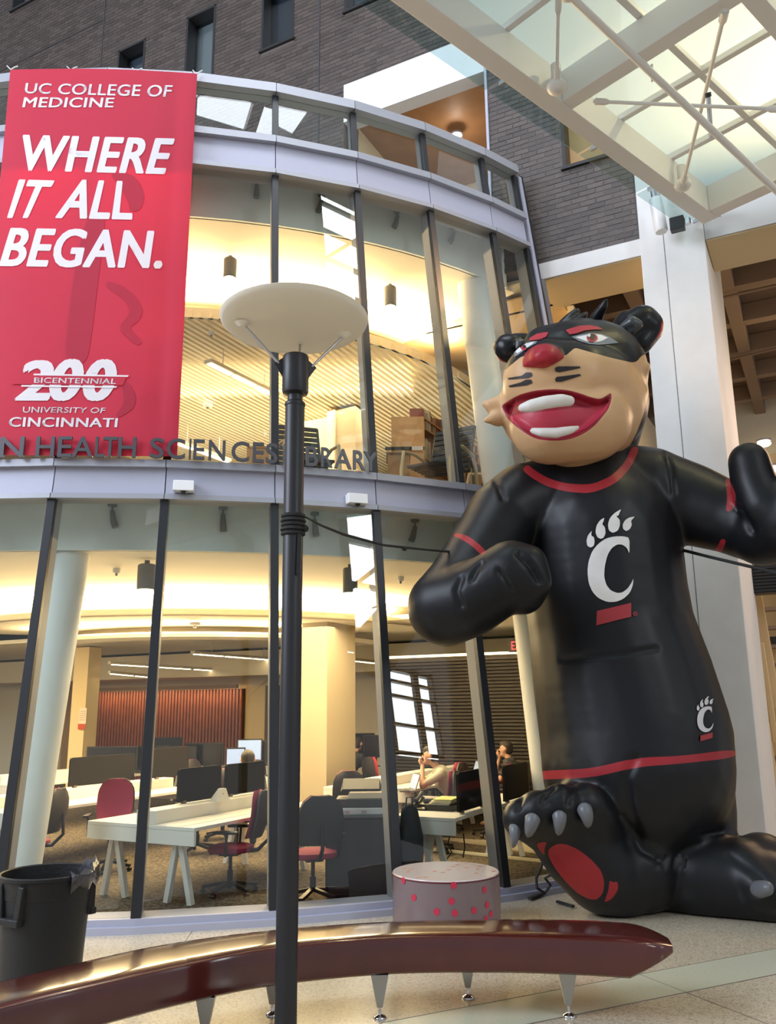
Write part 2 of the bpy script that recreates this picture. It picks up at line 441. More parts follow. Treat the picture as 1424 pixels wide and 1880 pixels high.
# ---- white beam + recess with a slatted ceiling
bal = S('wall_balcony', loc=G(-5.1, BW, 11.65))
MB().gbox(-6.43, -3.84, BW-.02, BW+.25, 11.66, 12.40).build('parapet_band', mat('white_panel', (.80, .80, .84), .6), bal)
mb = MB(); mb.gbox(-6.6, -3.7, 14.0, 14.1, 8.8, 12.3); mb.gbox(-6.52, -6.43, BW+.05, 14, 8.8, 12.3); mb.gbox(-3.84, -3.75, BW+.05, 14, 8.8, 12.3)
mb.build('recess_wall', M_cream, bal)
MB().gbox(-6.43, -3.84, BW+.25, 14, 11.9, 12.1).build('recess_ceiling', M_shelfw, bal)
M_slat = mat('ceiling_slat_wood', (.36, .29, .25), .55, isl=.25)
me = None
for k in range(34):
    a = -6.42 + k*.076
    if me is None:
        o = MB().box(0, .058, 0, 2.74, 0, .05).build('ceiling_slat', M_slat, bal); me = o.data
    else: o = bpy.data.objects.new('ceiling_slat', me); COL.objects.link(o); o.parent = bal
    o.location = Vector(G(a, BW+.26, 11.80)) - bal.location; o.rotation_euler = (0, 0, GROT)
MB().gbox(-3.86, -3.82, BW-.03, BW+.05, 9.0, 12.4).build('edge_trim', M_aluL, bal)
P = atZ(838, 247, 11.76)
t = thing('recessed_downlight', 'glowing round downlight in the brown slatted ceiling of the upper recess', 'light', P)
MB().lathe([(.09, .03), (.11, .0), (.10, -.02), (.07, -.02)], P, 20).build('housing', M_aluL, t, smooth=True)
MB().lathe([(.001, -.022), (.075, -.024), (.075, -.02), (.001, -.02)], P, 20, False).build('bulb', mat('lamp_glow', (1, .8, .6), emit=(1, .72, .45), estr=60), t)
l = bpy.data.lights.new('downlight_lamp', 'POINT'); l.energy = 9; l.color = (1, .84, .68); l.shadow_soft_size = .08
o = bpy.data.objects.new('downlight_lamp', l); COL.objects.link(o); o.location = P + np.array([0, 0, -.12])
# ---- white beam, column, soffits
MB().gbox(-3.16, -1.71, BW-.03, BW+.9, 7.85, 8.10).build('beam', M_white, kind='structure')
colm = S('column', loc=G(-1.29, BW+1, 0))
MB().gbox(-1.71, -.88, BW-.04, BW+2.2, 0, 9.4).build('column_shaft', M_white, colm, bevel=.01)
MB().gbox(-1.40, -1.392, BW-.043, BW-.02, 0, 9.4).build('column_joint', mat('panel_joint', (.12, .12, .12), .6), colm)
up = S('wall_upper_right', loc=G(0, BW, 8))
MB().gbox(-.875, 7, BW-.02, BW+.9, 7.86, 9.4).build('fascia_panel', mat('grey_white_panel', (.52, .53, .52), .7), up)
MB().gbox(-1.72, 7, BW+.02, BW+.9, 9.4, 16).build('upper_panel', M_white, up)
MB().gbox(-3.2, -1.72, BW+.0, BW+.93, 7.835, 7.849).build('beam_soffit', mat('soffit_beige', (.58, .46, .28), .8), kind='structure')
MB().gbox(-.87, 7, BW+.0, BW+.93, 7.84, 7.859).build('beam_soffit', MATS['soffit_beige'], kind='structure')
# passage behind: waffle ceiling
M_waf = mat('waffle_brown', (.20, .135, .095), .85, var=.05); M_rib = mat('waffle_rib', (.30, .21, .15), .85)
wf = S('ceiling_waffle', loc=G(2, 16, 8.6))
MB().gbox(-6, 8, BW+.93, 22, 8.85, 9.0).build('ceiling_slab', M_waf, wf)
me = None
for k in range(9):
    a = -5.2 + k*1.45
    MB().gbox(a-.11, a+.11, BW+.93, 22, 8.5, 8.85).build('ceiling_rib', M_rib, wf)
for k in range(7):
    b = 12.6 + k*1.45
    MB().gbox(-6, 8, b-.11, b+.11, 8.515, 8.84).build('ceiling_rib', M_rib, wf)
MB().gbox(-6, 8, BW+.90, BW+.96, 7.9, 8.9).build('ceiling_edge', M_waf, wf)
for k, (px, py, qx, qy) in enumerate([(1320, 548, 1424, 524), (1330, 663, 1424, 640)]):
    MB().tube([atZ(px, py, 8.42), atZ(qx, qy, 8.42)], .025, 8).build('conduit', M_rib, wf)
# far storefront of the passage
far = S('wall_far', loc=G(1, 20.8, 0))
MB().gbox(-7, 8, 20.9, 21.1, 7.45, 8.85).build('bulkhead', M_ceil, far)
MB().gbox(-7, 8, 20.7, 20.9, 6.95, 7.45).build('bulkhead', mat('bulkhead_tan', (.42, .33, .22), .8), far)
MB().gbox(-7, 8, 21.4, 21.5, 0, 8).build('back_panel', mat('far_warm_wall', (.62, .45, .24), .8), far)
for a in np.arange(-3, 5, .85): MB().gbox(a-.04, a+.04, 20.85, 20.95, 3.2, 6.95).build('mullion', M_frame, far)
MB().gbox(-7, 8, 20.85, 20.95, 6.85, 6.95).build('mullion', M_frame, far); MB().gbox(-7, 8, 20.84, 20.96, 3.1, 3.3).build('mullion', M_frame, far)
M_tubeL = mat('lamp_warm', (1, .85, .6), emit=(1, .80, .50), estr=9)
for k, (x, y, w, lab) in enumerate([(1402, 815, .30, 'bright round ceiling lamp behind the thumb of the black glove'), (1417, 862, .30, 'warm lamp glowing low behind the black thumb'), (1390, 1170, .16, 'small warm light on the stair wall right of the white column'), (1409, 817, .1, 'tiny lamp at the far storefront')][:3]):
    P = atB(x, y, 20.3 if k < 2 else 15)
    t = thing('wall_light', lab, 'light', P)
    MB().ball(P, w*.5, 8, (1, 1, .45)).build('diffuser', M_tubeL, t, smooth=True); MB().lathe([(w*.5, w*.2), (w*.55, w*.32)], P, 16).build('rim', M_aluL, t)
area('passage_warm_light', G(1.5, 17, 7.6), G(0, 12, 1), 3, 3, 120, WARM)
area('stair_light', G(1.2, 13.4, 6.0), G(-.88, 12.2, 3), 1.5, 1.5, 45, (1, .66, .5))
# stair behind the column
st = thing('staircase', 'light wood staircase running down behind the white column at the right edge', 'staircase', G(0.2, 14.5, 0))
M_lw = mat('light_wood_rail', (.66, .47, .25), .5)
for (a, b_, c_, d_, w) in [((1384, 1075), (1424, 1300), 13.6, 13.6, .16), ((1396, 1180), (1424, 1365), 13.4, 13.4, .08), ((1384, 1190), (1424, 1460), 13.2, 13.2, .10)]:
    MB().bar(atB(*a, c_), atB(*b_, d_), .06, w).build('stringer' if w > .1 else 'handrail', M_lw, st, bevel=.01)
for k in range(9):
    P = atB(1392+k*4, 1120+k*34, 14.2); MB().bar(P-E1*.5, P+E1*.5, .28, .05).build('step', mat('stair_tread', (.25, .17, .12), .6), st)
vent = thing('vent_grille', 'dark louvred vent box below the raised black arm at right edge', 'vent', atB(1405, 1062, 13))
P = atB(1405, 1062, 13)
MB().gbox(*[gab(P)[0]+s for s in (-.25, .5)], 13.02, 13.3, P[2]-.2, P[2]+.2).build('housing', M_black, vent)
for k in range(8): MB().gbox(gab(P)[0]-.24, gab(P)[0]+.49, 12.99, 13.02, P[2]-.18+k*.046, P[2]-.155+k*.046).build('slat', M_blackm, vent)
# ================================================================== GLAZED DRUM
fac = S('wall_glazed', loc=rpt(TH[3], CR, 0))
ZS, ZH, ZL, ZH2, ZB2, ZP0, ZP = .11, 3.95, 4.35, 8.21, 8.74, 9.44, 9.58
i0 = -2
for i in range(i0, 7):
    a, b = TH[i], TH[i+1]; g = .004; w = .0035
    # sill
    MB().fbox(a, b, 0, .055, -.25, .10).build('sill', M_aluL, fac); MB().fbox(a, b, .055, ZS, -.25, .05).build('sill', M_aluL, fac)
    if i >= 1 or True:
        MB().fbox(a+g/9, b-g/9, 3.93, 3.985, -.18, .075).build('spandrel_lip', M_alu, fac)
        MB().fbox(a+g/7, b-g/7, 3.985, 4.27, -.12, .035).build('spandrel_panel', M_aluL, fac)
        MB().fbox(a+g/9, b-g/9, 4.27, ZL, -.2, .10).build('ledge', M_alu, fac)
        MB().fbox(a+g/9, b-g/9, 8.18, 8.245, -.18, .09).build('spandrel_lip', M_alu, fac)
        MB().fbox(a+g/7, b-g/7, 8.245, 8.64, -.12, .035).build('spandrel_panel', M_aluL, fac)
        MB().fbox(a+g/9, b-g/9, 8.64, ZB2, -.2, .11).build('ledge', M_alu, fac)
        MB().fbox(a+g/9, b-g/9, ZP0, ZP, -.12, .11).build('parapet_cap', M_alu, fac)
    for z0, z1 in ((ZS, 3.94), (ZL, 8.19), (ZB2, ZP0)):
        MB().fbox(a+w, b-w, z0, z1, -.012, 0).build('glass_pane', GLASS, fac)
for i in range(i0, 8):
    a = TH[i]
    for z0, z1, dp in ((ZS, 3.94, .17), (ZL, 8.19, .17), (ZB2, ZP0, .10)):
        MB().fbox(a-.0045, a+.0045, z0, z1, -.03, .035).build('mullion_cap', M_gasket, fac, bevel=.004)
        MB().fbox(a-.0035, a+.0035, z0, z1, -.03-dp, -.03).build('mullion', M_alud, fac)
# right end: silver jamb, black seal, grey closing post
MB().fbox(TH[7]+.006, TH[7]+.013, ZS, 9.45, -.06, .05).build('end_jamb', M_aluL, fac)
MB().fbox(TH[7]+.013, TH[7]+.021, ZS, 9.5, -.25, .03).build('end_seal', M_gasket, fac)
MB().fbox(TH[7]+.021, TH[7]+.044, 0, 7.83, -.2, -.04).build('end_post', mat('grey_post', (.16, .17, .19), .5), fac)
# slab edge: ring floor between levels with the pale inner fascia
def ring(mb, r0f, r1f, z0, z1, t0=-24, t1=56, n=20):
    for k in range(n):
        a, b = math.radians(t0+(t1-t0)*k/n), math.radians(t0+(t1-t0)*(k+1)/n)
        mb.hexa([rpt(a, r0f(z0), z0), rpt(b, r0f(z0), z0), rpt(b, r1f(z0), z0), rpt(a, r1f(z0), z0), rpt(a, r0f(z1), z1), rpt(b, r0f(z1), z1), rpt(b, r1f(z1), z1), rpt(a, r1f(z1), z1)])
    return mb
def Rz(z, off): return CR-CK*z+off
KT = 41.5
slab = S('ceiling_slab_edge', loc=rpt(TH[3], 9, 3.9))
ring(MB(), lambda z: 8.755, lambda z: 8.70, 3.51, 4.28, -24, KT).build('fascia', M_fascia, slab, smooth=True)
ring(MB(), lambda z: Rz(4, -.12), lambda z: 8.72, 4.15, 4.28, -24, KT).build('slab', M_fascia, slab)
ring(MB(), lambda z: 8.155, lambda z: 8.10, 7.88, 8.66, -24, KT).build('fascia', M_fascia, slab, smooth=True)
ring(MB(), lambda z: Rz(8.6, -.12), lambda z: 8.12, 8.5, 8.64, -24, KT).build('slab', M_fascia, slab)
# ceilings
c1 = S('ceiling', loc=rpt(TH[3], 6, 3.5))
ring(MB(), lambda z: 8.72, lambda z: 4.75, 3.51, 3.6, -40, 58, 28).build('ceiling_ring', M_ceil, c1, smooth=False)
ring(MB(), lambda z: 4.95, lambda z: 4.90, 3.22, 3.505, -60, 60, 30).build('cove_fascia', M_ceil, c1)
ring(MB(), lambda z: 4.95, lambda z: 4.72, 3.22, 3.24, -60, 60, 30).build('cove_lip', M_ceil, c1)
ring(MB(), lambda z: 4.93, lambda z: 1.2, 3.225, 3.25, -60, 62, 30).build('ceiling_lower', M_ceil, c1)
MB().gbox(-30, -3.1, 12.6, 20, 3.26, 3.34).build('ceiling_back', M_ceil, c1)
ring(MB(), lambda z: 3.55, lambda z: 3.50, 3.02, 3.10, -70, 70, 26).build('cove_trough', M_ceil, c1)
ring(MB(), lambda z: 3.52, lambda z: 2.9, 3.02, 3.04, -70, 70, 26).build('ceiling_lower_ring', M_ceil, c1)
ring(MB(), lambda z: 3.0, lambda z: 2.9, 3.04, 3.23, -70, 70, 26).build('cove_back', M_ceil, c1)
for k in range(6):
    t = math.radians(-35+k*15); P = rpt(t, 3.7, 3.05)
    area('cove_light', P, P+np.array([math.sin(t)*.09, -math.cos(t)*.09, .8]), .8, .1, 75, WARM)
MB().gbox(-30, -3.3, 16.6, 18.2, 2.62, 3.2).build('ceiling_drop', M_cream, c1)
c2 = S('ceiling', loc=rpt(TH[3], 6, 7.9))
ring(MB(), lambda z: 8.12, lambda z: 5.7, 7.88, 7.95, -60, 43, 30).build('ceiling_ring', M_ceil, c2)
ring(MB(), lambda z: 5.95, lambda z: 5.90, 7.56, 7.72, -60, 62, 30).build('cove_fascia', M_ceil, c2)
MB().gbox(-30, -3.06, 11.2, 26, 8.0, 8.05).build('ceiling_upper', M_ceil, c2)
# slatted ceiling upstairs: long slats running away from the glass, clipped to the curved edge
mb = MB(); pitch = .118
a = -14.
while a < -3.2:
    # b where |G(a,b)-c| = 5.93 nearest side
    ca, cb = gab(np.array([CX, CY, 0])); dd = 5.93**2-(a-ca)**2
    b0 = cb - math.sqrt(dd) if dd > 0 else cb
    mb.gbox(a, a+.062, b0, 24, 7.56, 7.66); a += pitch
mb.build('ceiling_slats', mat('pale_ceiling_slat', (.88, .78, .58), .6), c2, kind='stuff')
mb = MB(); mb.gbox(-14, -3.1, 11.5, 24, 7.90, 7.93)
mb.build('ceiling_back', mat('slat_backing', (.42, .31, .18), .8), c2)
# walls and floors of the library
lib = S('wall_library', loc=G(-12, 18, 0))
MB().gbox(-30, -7.0, 18, 18.2, 0, 3.3).build('back_wall', M_cream, lib)
MB().gbox(-28, -27.8, 4, 18, 0, 8).build('side_wall', M_cream, lib)
MB().gbox(-3.05, -2.95, 12.1, 26, 0, 7.9).build('side_wall', M_cream, lib)
MB().gbox(-30, -3.06, 24, 24.2, 4.3, 8.1).build('back_wall', M_cream, lib)
cf = ring(MB(), lambda z: CR-.22, lambda z: .05, -.1, .012, -90, 42, 48)
cf.gbox(-30, -3.1, 12, 24, -.1, .011)
M_carp = mat('speckled_carpet', (.145, .11, .07), .95, bump=.6, bscale=140)
nt = M_carp.node_tree; N = nt.nodes; v = N.new('ShaderNodeTexNoise'); v.inputs['Scale'].default_value = 26; v.inputs['Detail'].default_value = 6
v.inputs['Roughness'].default_value = .8
tc = N.new('ShaderNodeTexCoord'); nt.links.new(tc.outputs['Object'], v.inputs['Vector'])
r_ = N.new('ShaderNodeValToRGB'); r_.color_ramp.elements[0].position = .46; r_.color_ramp.elements[0].color = (.03, .024, .018, 1)
r_.color_ramp.elements[1].position = .56; r_.color_ramp.elements[1].color = (.17, .13, .085, 1)
nt.links.new(v.outputs['Fac'], r_.inputs[0]); nt.links.new(r_.outputs[0], N['Principled BSDF'].inputs['Base Color'])
cf.build('floor_carpet', M_carp, kind='structure')
f2 = ring(MB(), lambda z: 8.72, lambda z: .05, 4.2, 4.3, -90, 42, 40); f2.gbox(-30, -3.06, 12, 24, 4.2, 4.29)
f2.build('floor_upper', M_carp, kind='structure')
# roof of the drum (terrace)
ring(MB(), lambda z: Rz(8.7, -.2), lambda z: .05, 8.66, 8.7, -90, 41.5, 40).build('floor_terrace', M_cream, kind='structure')
# ================================================================== CANOPY
KZ = 7.8
K0 = atZ(1290, 412, KZ)
A_ = np.array([.745, .667, 0]); A_ /= np.linalg.norm(A_); B_ = np.array([-A_[1], A_[0], 0])
def CP(a, b, z): return K0 + A_*a + B_*b + np.array([0, 0, z-KZ])
can = thing('canopy', 'white steel framed glass entrance canopy with frosted panels above the inflatable cat', 'canopy', CP(-3, -1, KZ))
M_cw = mat('canopy_white_paint', (.72, .71, .70), .5)
def cbar(a0, b0, a1, b1, z0, z1, w, name='beam', mb=None):
    p = CP(a0, b0, (z0+z1)/2); q = CP(a1, b1, (z0+z1)/2)
    o = (mb or MB()).bar(p, q, w, z1-z0)
    if mb is None: o.build(name, M_cw, can, bevel=.006)
cbar(-12, -.1, 0.0, -.1, KZ, KZ+.36, .2); cbar(-12, -2.07, .2, -2.07, KZ, KZ+.36, .16)
cbar(-12, -4.1, .2, -4.1, KZ, KZ+.36, .16)
for a in (-9.2, -6.1, -3.1, -.12): cbar(a, -.201, a, -6.2, KZ+.003, KZ+.357, .2 if a > -1 else .17)
for a in (-9.2, -6.1, -3.1):
    for da in (1.05, 2.1):
        cbar(a+da-.01, -.15, a+da-.01, -6.1, KZ+.36, KZ+.43, .07, 'muntin')
for b in (-1.12, -3.1, -5.1): cbar(-12, b, 0, b, KZ+.362, KZ+.432, .07, 'muntin')
def frosted(name, col, tcol):
    mt = bpy.data.materials.new(name); mt.use_nodes = True; N = mt.node_tree.nodes; L = mt.node_tree.links
    p = N['Principled BSDF']; p.inputs['Base Color'].default_value = (*col, 1); p.inputs['Roughness'].default_value = .35
    t = N.new('ShaderNodeBsdfTranslucent'); t.inputs[0].default_value = (*tcol, 1)
    tr = N.new('ShaderNodeBsdfTransparent'); tr.inputs[0].default_value = (.72, .86, .85, 1)
    m1 = N.new('ShaderNodeMixShader'); m1.inputs[0].default_value = .62
    m2 = N.new('ShaderNodeMixShader'); m2.inputs[0].default_value = .32
    L.new(p.outputs[0], m1.inputs[1]); L.new(t.outputs[0], m1.inputs[2]); L.new(m1.outputs[0], m2.inputs[1]); L.new(tr.outputs[0], m2.inputs[2])
    L.new(m2.outputs[0], N['Material Output'].inputs[0]); return mt
M_fr = frosted('frosted_canopy_glass', (.46, .50, .51), (.50, .60, .62))
aa = [-12, -10.3, -9.2] + [x for s in (-9.2, -6.1, -3.1) for x in (s+1.04, s+2.09, s+3.05)]
aa = sorted(set(round(x, 2) for x in aa)); bb = [-6.1, -5.1, -4.1, -3.1, -2.07, -1.12, 0.02]
for i in range(len(aa)-1):
    for j in range(len(bb)-1):
        g = .02; z = KZ+.434
        c = [CP(aa[i]+g, bb[j]+g, z), CP(aa[i+1]-g, bb[j]+g, z), CP(aa[i+1]-g, bb[j+1]-g, z), CP(aa[i]+g, bb[j+1]-g, z)]
        MB().hexa(c+[p+np.array([0, 0, .018]) for p in c]).build('glass_panel', M_fr, can)
M_eg = glass('edge_glass', (.76, .85, .84), 1.5)
ej = [-12, -9.8, -7.6, -5.6, -3.55, -1.95, -.75, .35]
for i in range(len(ej)-1):
    z = KZ+.34; c = [CP(ej[i]+.03, .02, z), CP(ej[i+1]-.03, .02, z), CP(ej[i+1]-.03, .47, z), CP(ej[i]+.03, .47, z)]
    MB().hexa(c+[p+np.array([0, 0, .02]) for p in c]).build('edge_glass_panel', M_eg, can)
    MB().bar(CP(ej[i+1], .0, z-.02), CP(ej[i+1], .30, z-.02), .03, .05).build('glass_clamp', M_steel, can)
M_rod = mat('white_rod', (.70, .68, .66), .4)
def rod(p, zp, q, zq, r, name='tie_rod', fork=True):
    P, Q = atZ(*p, zp), atZ(*q, zq); mb = MB().tube([P, Q], r, 10)
    if fork:
        for X, Y in ((P, Q), (Q, P)):
            d = (Y-X)/np.linalg.norm(Y-X); mb.tube([X+d*.02, X+d*.12, X+d*.16], [r*1.9, r*1.9, r], 10)
    mb.build(name, M_rod, can, smooth=True)
rod((1027, -25), 7.7, (1450, 374), 6.9, .035); rod((1089, 186), 7.75, (1440, 201), 7.2, .018)
rod((1331, 18), 7.72, (1254, 336), 7.72, .020); rod((1025, -8), 8.1, (1022, 152), 7.75, .016); rod((1196, 118), 7.9, (1197, 150), 7.75, .012, fork=False)
P = atZ(1305, 252, 7.22); MB().tube([P, atZ(1300, 178, 7.55)], .022, 10).build('strut', mat('galvanised', (.45, .47, .5), .35, .6), can, smooth=True)
MB().tube([atZ(1300, 178, 7.55), atZ(1299, 170, 7.58)], .03, 10).build('strut_cap', M_black, can)
for (x, y) in ((1022, 160), (1253, 340)):
    P = atZ(x, y, 7.74); MB().ball(P, .10, 8, (1, 1, .7)).tube([P, P+np.array([0, 0, .25])], .05, 10).build('rod_boss', M_rod, can, smooth=True)
tl = thing('tube_light', 'white cylindrical lamp tube hanging below the canopy corner beside the column', 'lamp', atB(1213, 428, 10.7))
P = atB(1214, 426, 10.7); Q = atB(1203, 366, 10.7)
MB().tube([P, P+(Q-P)*.03, Q], [.075, .085, .085], 20).build('tube_body', mat('white_gloss', (.85, .85, .86), .35), tl, smooth=True)
MB().tube([P+(Q-P)*.95, Q+(Q-P)*.25], .05, 14).build('tube_cap', M_steel, tl)
sb = thing('junction_box', 'small dark box bracketed at the canopy corner above the column', 'box', atB(1245, 410, 10.6))
P = atB(1243, 412, 10.6); MB().bar(P-E1*.09, P+E1*.09, .12, .18).build('box_body', M_black, sb, bevel=.01)
MB().bar(P+E1*.09, P+E1*.16-E2*.02, .06, .08).build('box_flange', M_steel, sb)
cm = thing('ceiling_camera', 'white boxed camera with dark lens under the fascia right of the canopy corner', 'camera', atB(1300, 385, 10.75))
P = atB(1303, 386, 10.75); MB().bar(P-E1*.12, P+E1*.12, .22, .14).build('camera_housing', M_white, cm, bevel=.008)
MB().bar(P-E1*.125+[0, 0, .0], P-E1*.115, .14, .10).build('camera_lens', M_black, cm)
MB().bar(P+E1*.10+[0, 0, -.02], P+E1*.18, .05, .14).build('camera_bracket', M_steel, cm)
# ================================================================== BANNER
TL = atCone(19, 127, .17); TRc = atCone(362, 135, .17); BR = atCone(325, 837, .085)
n_ = np.cross(TRc-TL, BR-TRc); n_ /= np.linalg.norm(n_)
if n_[1] > 0: n_ = -n_
BLc = atP(-46, 834, TL, n_)
def on_banner(x, y, off=0): return atP(x, y, TL+n_*off, n_)
ban = thing('banner', 'tall red fabric banner reading where it all began, tied to the glass front', 'banner', (BLc+BR)/2)
nx, nz = 26, 52; vs = []; fs = []
def wave(u, v):
    e = .012*math.sin(u*9+v*2) * (1-v*.4) + .010*math.sin(v*17+u*5)*min(1, (1-v)*3) + .03*math.exp(-((u-.97)/.03)**2) - .02*math.exp(-((u-.90)/.04)**2)
    return e*min(1, (v+.02)*6)*.9
for k in range(2):
    for j in range(nz+1):
        for i in range(nx+1):
            u, v = i/nx, j/nz
            px = (-46*(1-u)+325*u)*(1-v) + (19*(1-u)+362*u)*v; py = (835*(1-v)+128*v) + u*(3-v*-1+3*v) + 5*math.sin(u*math.pi)*(-v)
            of = .118+.055*v + wave(u, v)+(.004 if k else 0)
            vs.append(fastcone(px, py, of))
n1 = (nx+1)*(nz+1)
for j in range(nz):
    for i in range(nx):
        a = j*(nx+1)+i; fs.append((a, a+1, a+nx+2, a+nx+1)); fs.append((a+n1, a+n1+nx+1, a+n1+nx+2, a+n1+1))
edge = [i for i in range(nx+1)] + [(j+1)*(nx+1)+nx for j in range(nz)] + [nz*(nx+1)+nx-1-i for i in range(nx)] + [(nz-1-j)*(nx+1) for j in range(nz-1)]
for a, b in zip(edge, edge[1:]+edge[:1]): fs.append((a, b, b+n1, a+n1))
M_ban = mat('red_banner_cloth', (.62, .032, .075), .7, trans=(.32, (.80, .05, .09)))
banner_cloth = MB().add(vs, fs).build('cloth', M_ban, ban, smooth=True)
banBV = BVHTree.FromPolygons([tuple(v) for v in vs], [f for f in fs])
def cast(bv, x, y):
    h = bv.ray_cast(Vector(C0), Vector(ray(x, y)))
    return (np.array(h[0]), np.array(h[1])) if h[0] is not None else (None, None)
def decal(name, V2, F, m, bv, parent, off=.006, L=9, fallback=None, thick=0):
    """flat print: pixel outline cast onto the real surface it is printed on"""
    V, F = refine([(x, y, 0) for x, y in V2], F, L)
    out = []; ok = []
    for x, y, _ in V:
        p, n = cast(bv, x, y)
        if p is None: ok.append(False); out.append((0, 0, 0)); continue
        r = ray(x, y); n = n if np.dot(n, r) < 0 else -n
        out.append(tuple(p + n*off)); ok.append(True)
    F = [f for f in F if all(ok[i] for i in f)]
    used = sorted(set(i for f in F for i in f)); mp = {u: k for k, u in enumerate(used)}
    if not F: return None
    o = MB().add([out[u] for u in used], [tuple(mp[i] for i in f) for f in F]).build(name, m, parent, smooth=True, recalc=False)
    me = o.data
    bm = bmesh.new(); bm.from_mesh(me)
    bm.normal_update()
    inv = wm(parent).inverted() if parent else Matrix.Identity(4); c = inv @ Vector(C0)
    bad = [f for f in bm.faces if f.normal.dot(f.calc_center_median()-c) > 0]
    bmesh.ops.reverse_faces(bm, faces=bad); bm.to_mesh(me); bm.free()
    return o
def poly_decal(name, pts, m, bv, parent, **k):
    tri = tessellate_polygon([[Vector((x, y, 0)) for x, y in pts]]); return decal(name, pts, [tuple(t) for t in tri], m, bv, parent, **k)
def text_decal(name, s, quad, m, bv, parent, bold=.0, shear=0, off=.006, L=25):
    """quad: px of bottom-left, bottom-right, top-right, top-left of the cap box"""
    V0, F0_ = text_mesh(s, space=1+bold*1.6); V = []; F = []
    b = bold*.8
    for dx_, dy_ in ((0, 0), (b, 0), (-b, 0), (b*.7, b*.5), (-b*.7, -b*.5), (b*.7, -b*.5), (-b*.7, b*.5)) if bold else ((0, 0),):
        F += [tuple(i+len(V) for i in f) for f in F0_]; V += [(x+dx_, y+dy_, 0) for x, y, _ in V0]
    V = np.array(V)
    x0, x1 = V[:, 0].min(), V[:, 0].max(); y0, y1 = V[:, 1].min(), V[:, 1].max()
    q = [np.array(p, float) for p in quad]; pts = []
    for x, y, _ in V:
        u = (x-x0)/(x1-x0); v = (y-y0)/(y1-y0); pts.append(tuple((q[0]*(1-u)+q[1]*u)*(1-v)+(q[3]*(1-u)+q[2]*u)*v))
    return decal(name, pts, F, m, bv, parent, off=off, L=L)
M_bw = mat('white_print', (.85, .82, .86), .7, trans=(.25, (.9, .88, .9)))
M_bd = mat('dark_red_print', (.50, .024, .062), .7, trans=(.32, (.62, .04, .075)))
# tone-on-tone staff and serpent print
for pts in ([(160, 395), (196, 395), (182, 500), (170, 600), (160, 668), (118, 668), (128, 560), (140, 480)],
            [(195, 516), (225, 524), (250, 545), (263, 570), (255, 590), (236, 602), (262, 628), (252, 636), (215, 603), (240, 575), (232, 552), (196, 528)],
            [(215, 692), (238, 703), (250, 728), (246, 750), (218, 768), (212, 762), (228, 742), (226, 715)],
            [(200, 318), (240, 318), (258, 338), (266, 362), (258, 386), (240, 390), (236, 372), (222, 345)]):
    poly_decal('tonal_print', [tuple(p) for p in chaikin(pts)], M_bd, banBV, ban, off=.004, L=30)
text_decal('lettering', 'UC COLLEGE OF', [(45, 172), (313, 179), (317, 157), (48, 153)], M_bw, banBV, ban, bold=.02)
text_decal('lettering', 'MEDICINE', [(41, 198), (208, 198), (211, 180), (45, 179)], M_bw, banBV, ban, bold=.025)
text_decal('lettering', 'WHERE', [(31, 314), (302, 321), (322, 255), (42, 248)], M_bw, banBV, ban, bold=.045)
text_decal('lettering', 'IT', [(13, 401), (66, 401), (101, 332), (35, 330)], M_bw, banBV, ban, bold=.045)
text_decal('lettering', 'ALL', [(101, 401), (243, 404), (245, 333), (132, 330)], M_bw, banBV, ban, bold=.045)
text_decal('lettering', 'BEGAN.', [(-2, 490), (297, 494), (306, 424), (20, 418)], M_bw, banBV, ban, bold=.045)
text_decal('emblem_digits', '2', [(26, 736), (90, 736), (112, 661), (46, 662)], M_bw, banBV, ban, bold=.06)
text_decal('emblem_digits', '00', [(82, 737), (205, 737), (222, 660), (104, 659)], M_bw, banBV, ban, bold=.06, off=.007)
M_red2 = mat('banner_red_print', (.62, .032, .075), .7, trans=(.32, (.80, .05, .09)))
poly_decal('emblem_band', [(30, 690), (232, 692), (226, 708), (22, 706)], M_red2, banBV, ban, off=.010, L=30)
poly_decal('emblem_line', [(63, 687), (237, 690), (235, 693), (62, 690)], M_bw, banBV, ban, off=.013)
poly_decal('emblem_line', [(40, 708), (216, 710), (213, 713), (40, 711)], M_bw, banBV, ban, off=.013)
text_decal('lettering', 'BICENTENNIAL', [(63, 704), (213, 706), (215, 696), (64, 694)], M_bw, banBV, ban, bold=.02, off=.013)
text_decal('lettering', 'UNIVERSITY OF', [(42, 758), (192, 759), (195, 749), (43, 747)], M_bw, banBV, ban, bold=.015)
text_decal('lettering', 'CINCINNATI', [(16, 784), (215, 785), (217, 768), (18, 766)], M_bw, banBV, ban, bold=.03)
for (x, y) in ((20, 127), (130, 128), (250, 131), (361, 135)):
    P = on_banner(x, y+1, .01); MB().tube([P, P+np.array([.03, .02, .05]), P+np.array([.05, .06, .10])], .008, 6).tube([P, P+np.array([-.05, -.01, .05])], .006, 6).build('tie_cord', M_white, ban)
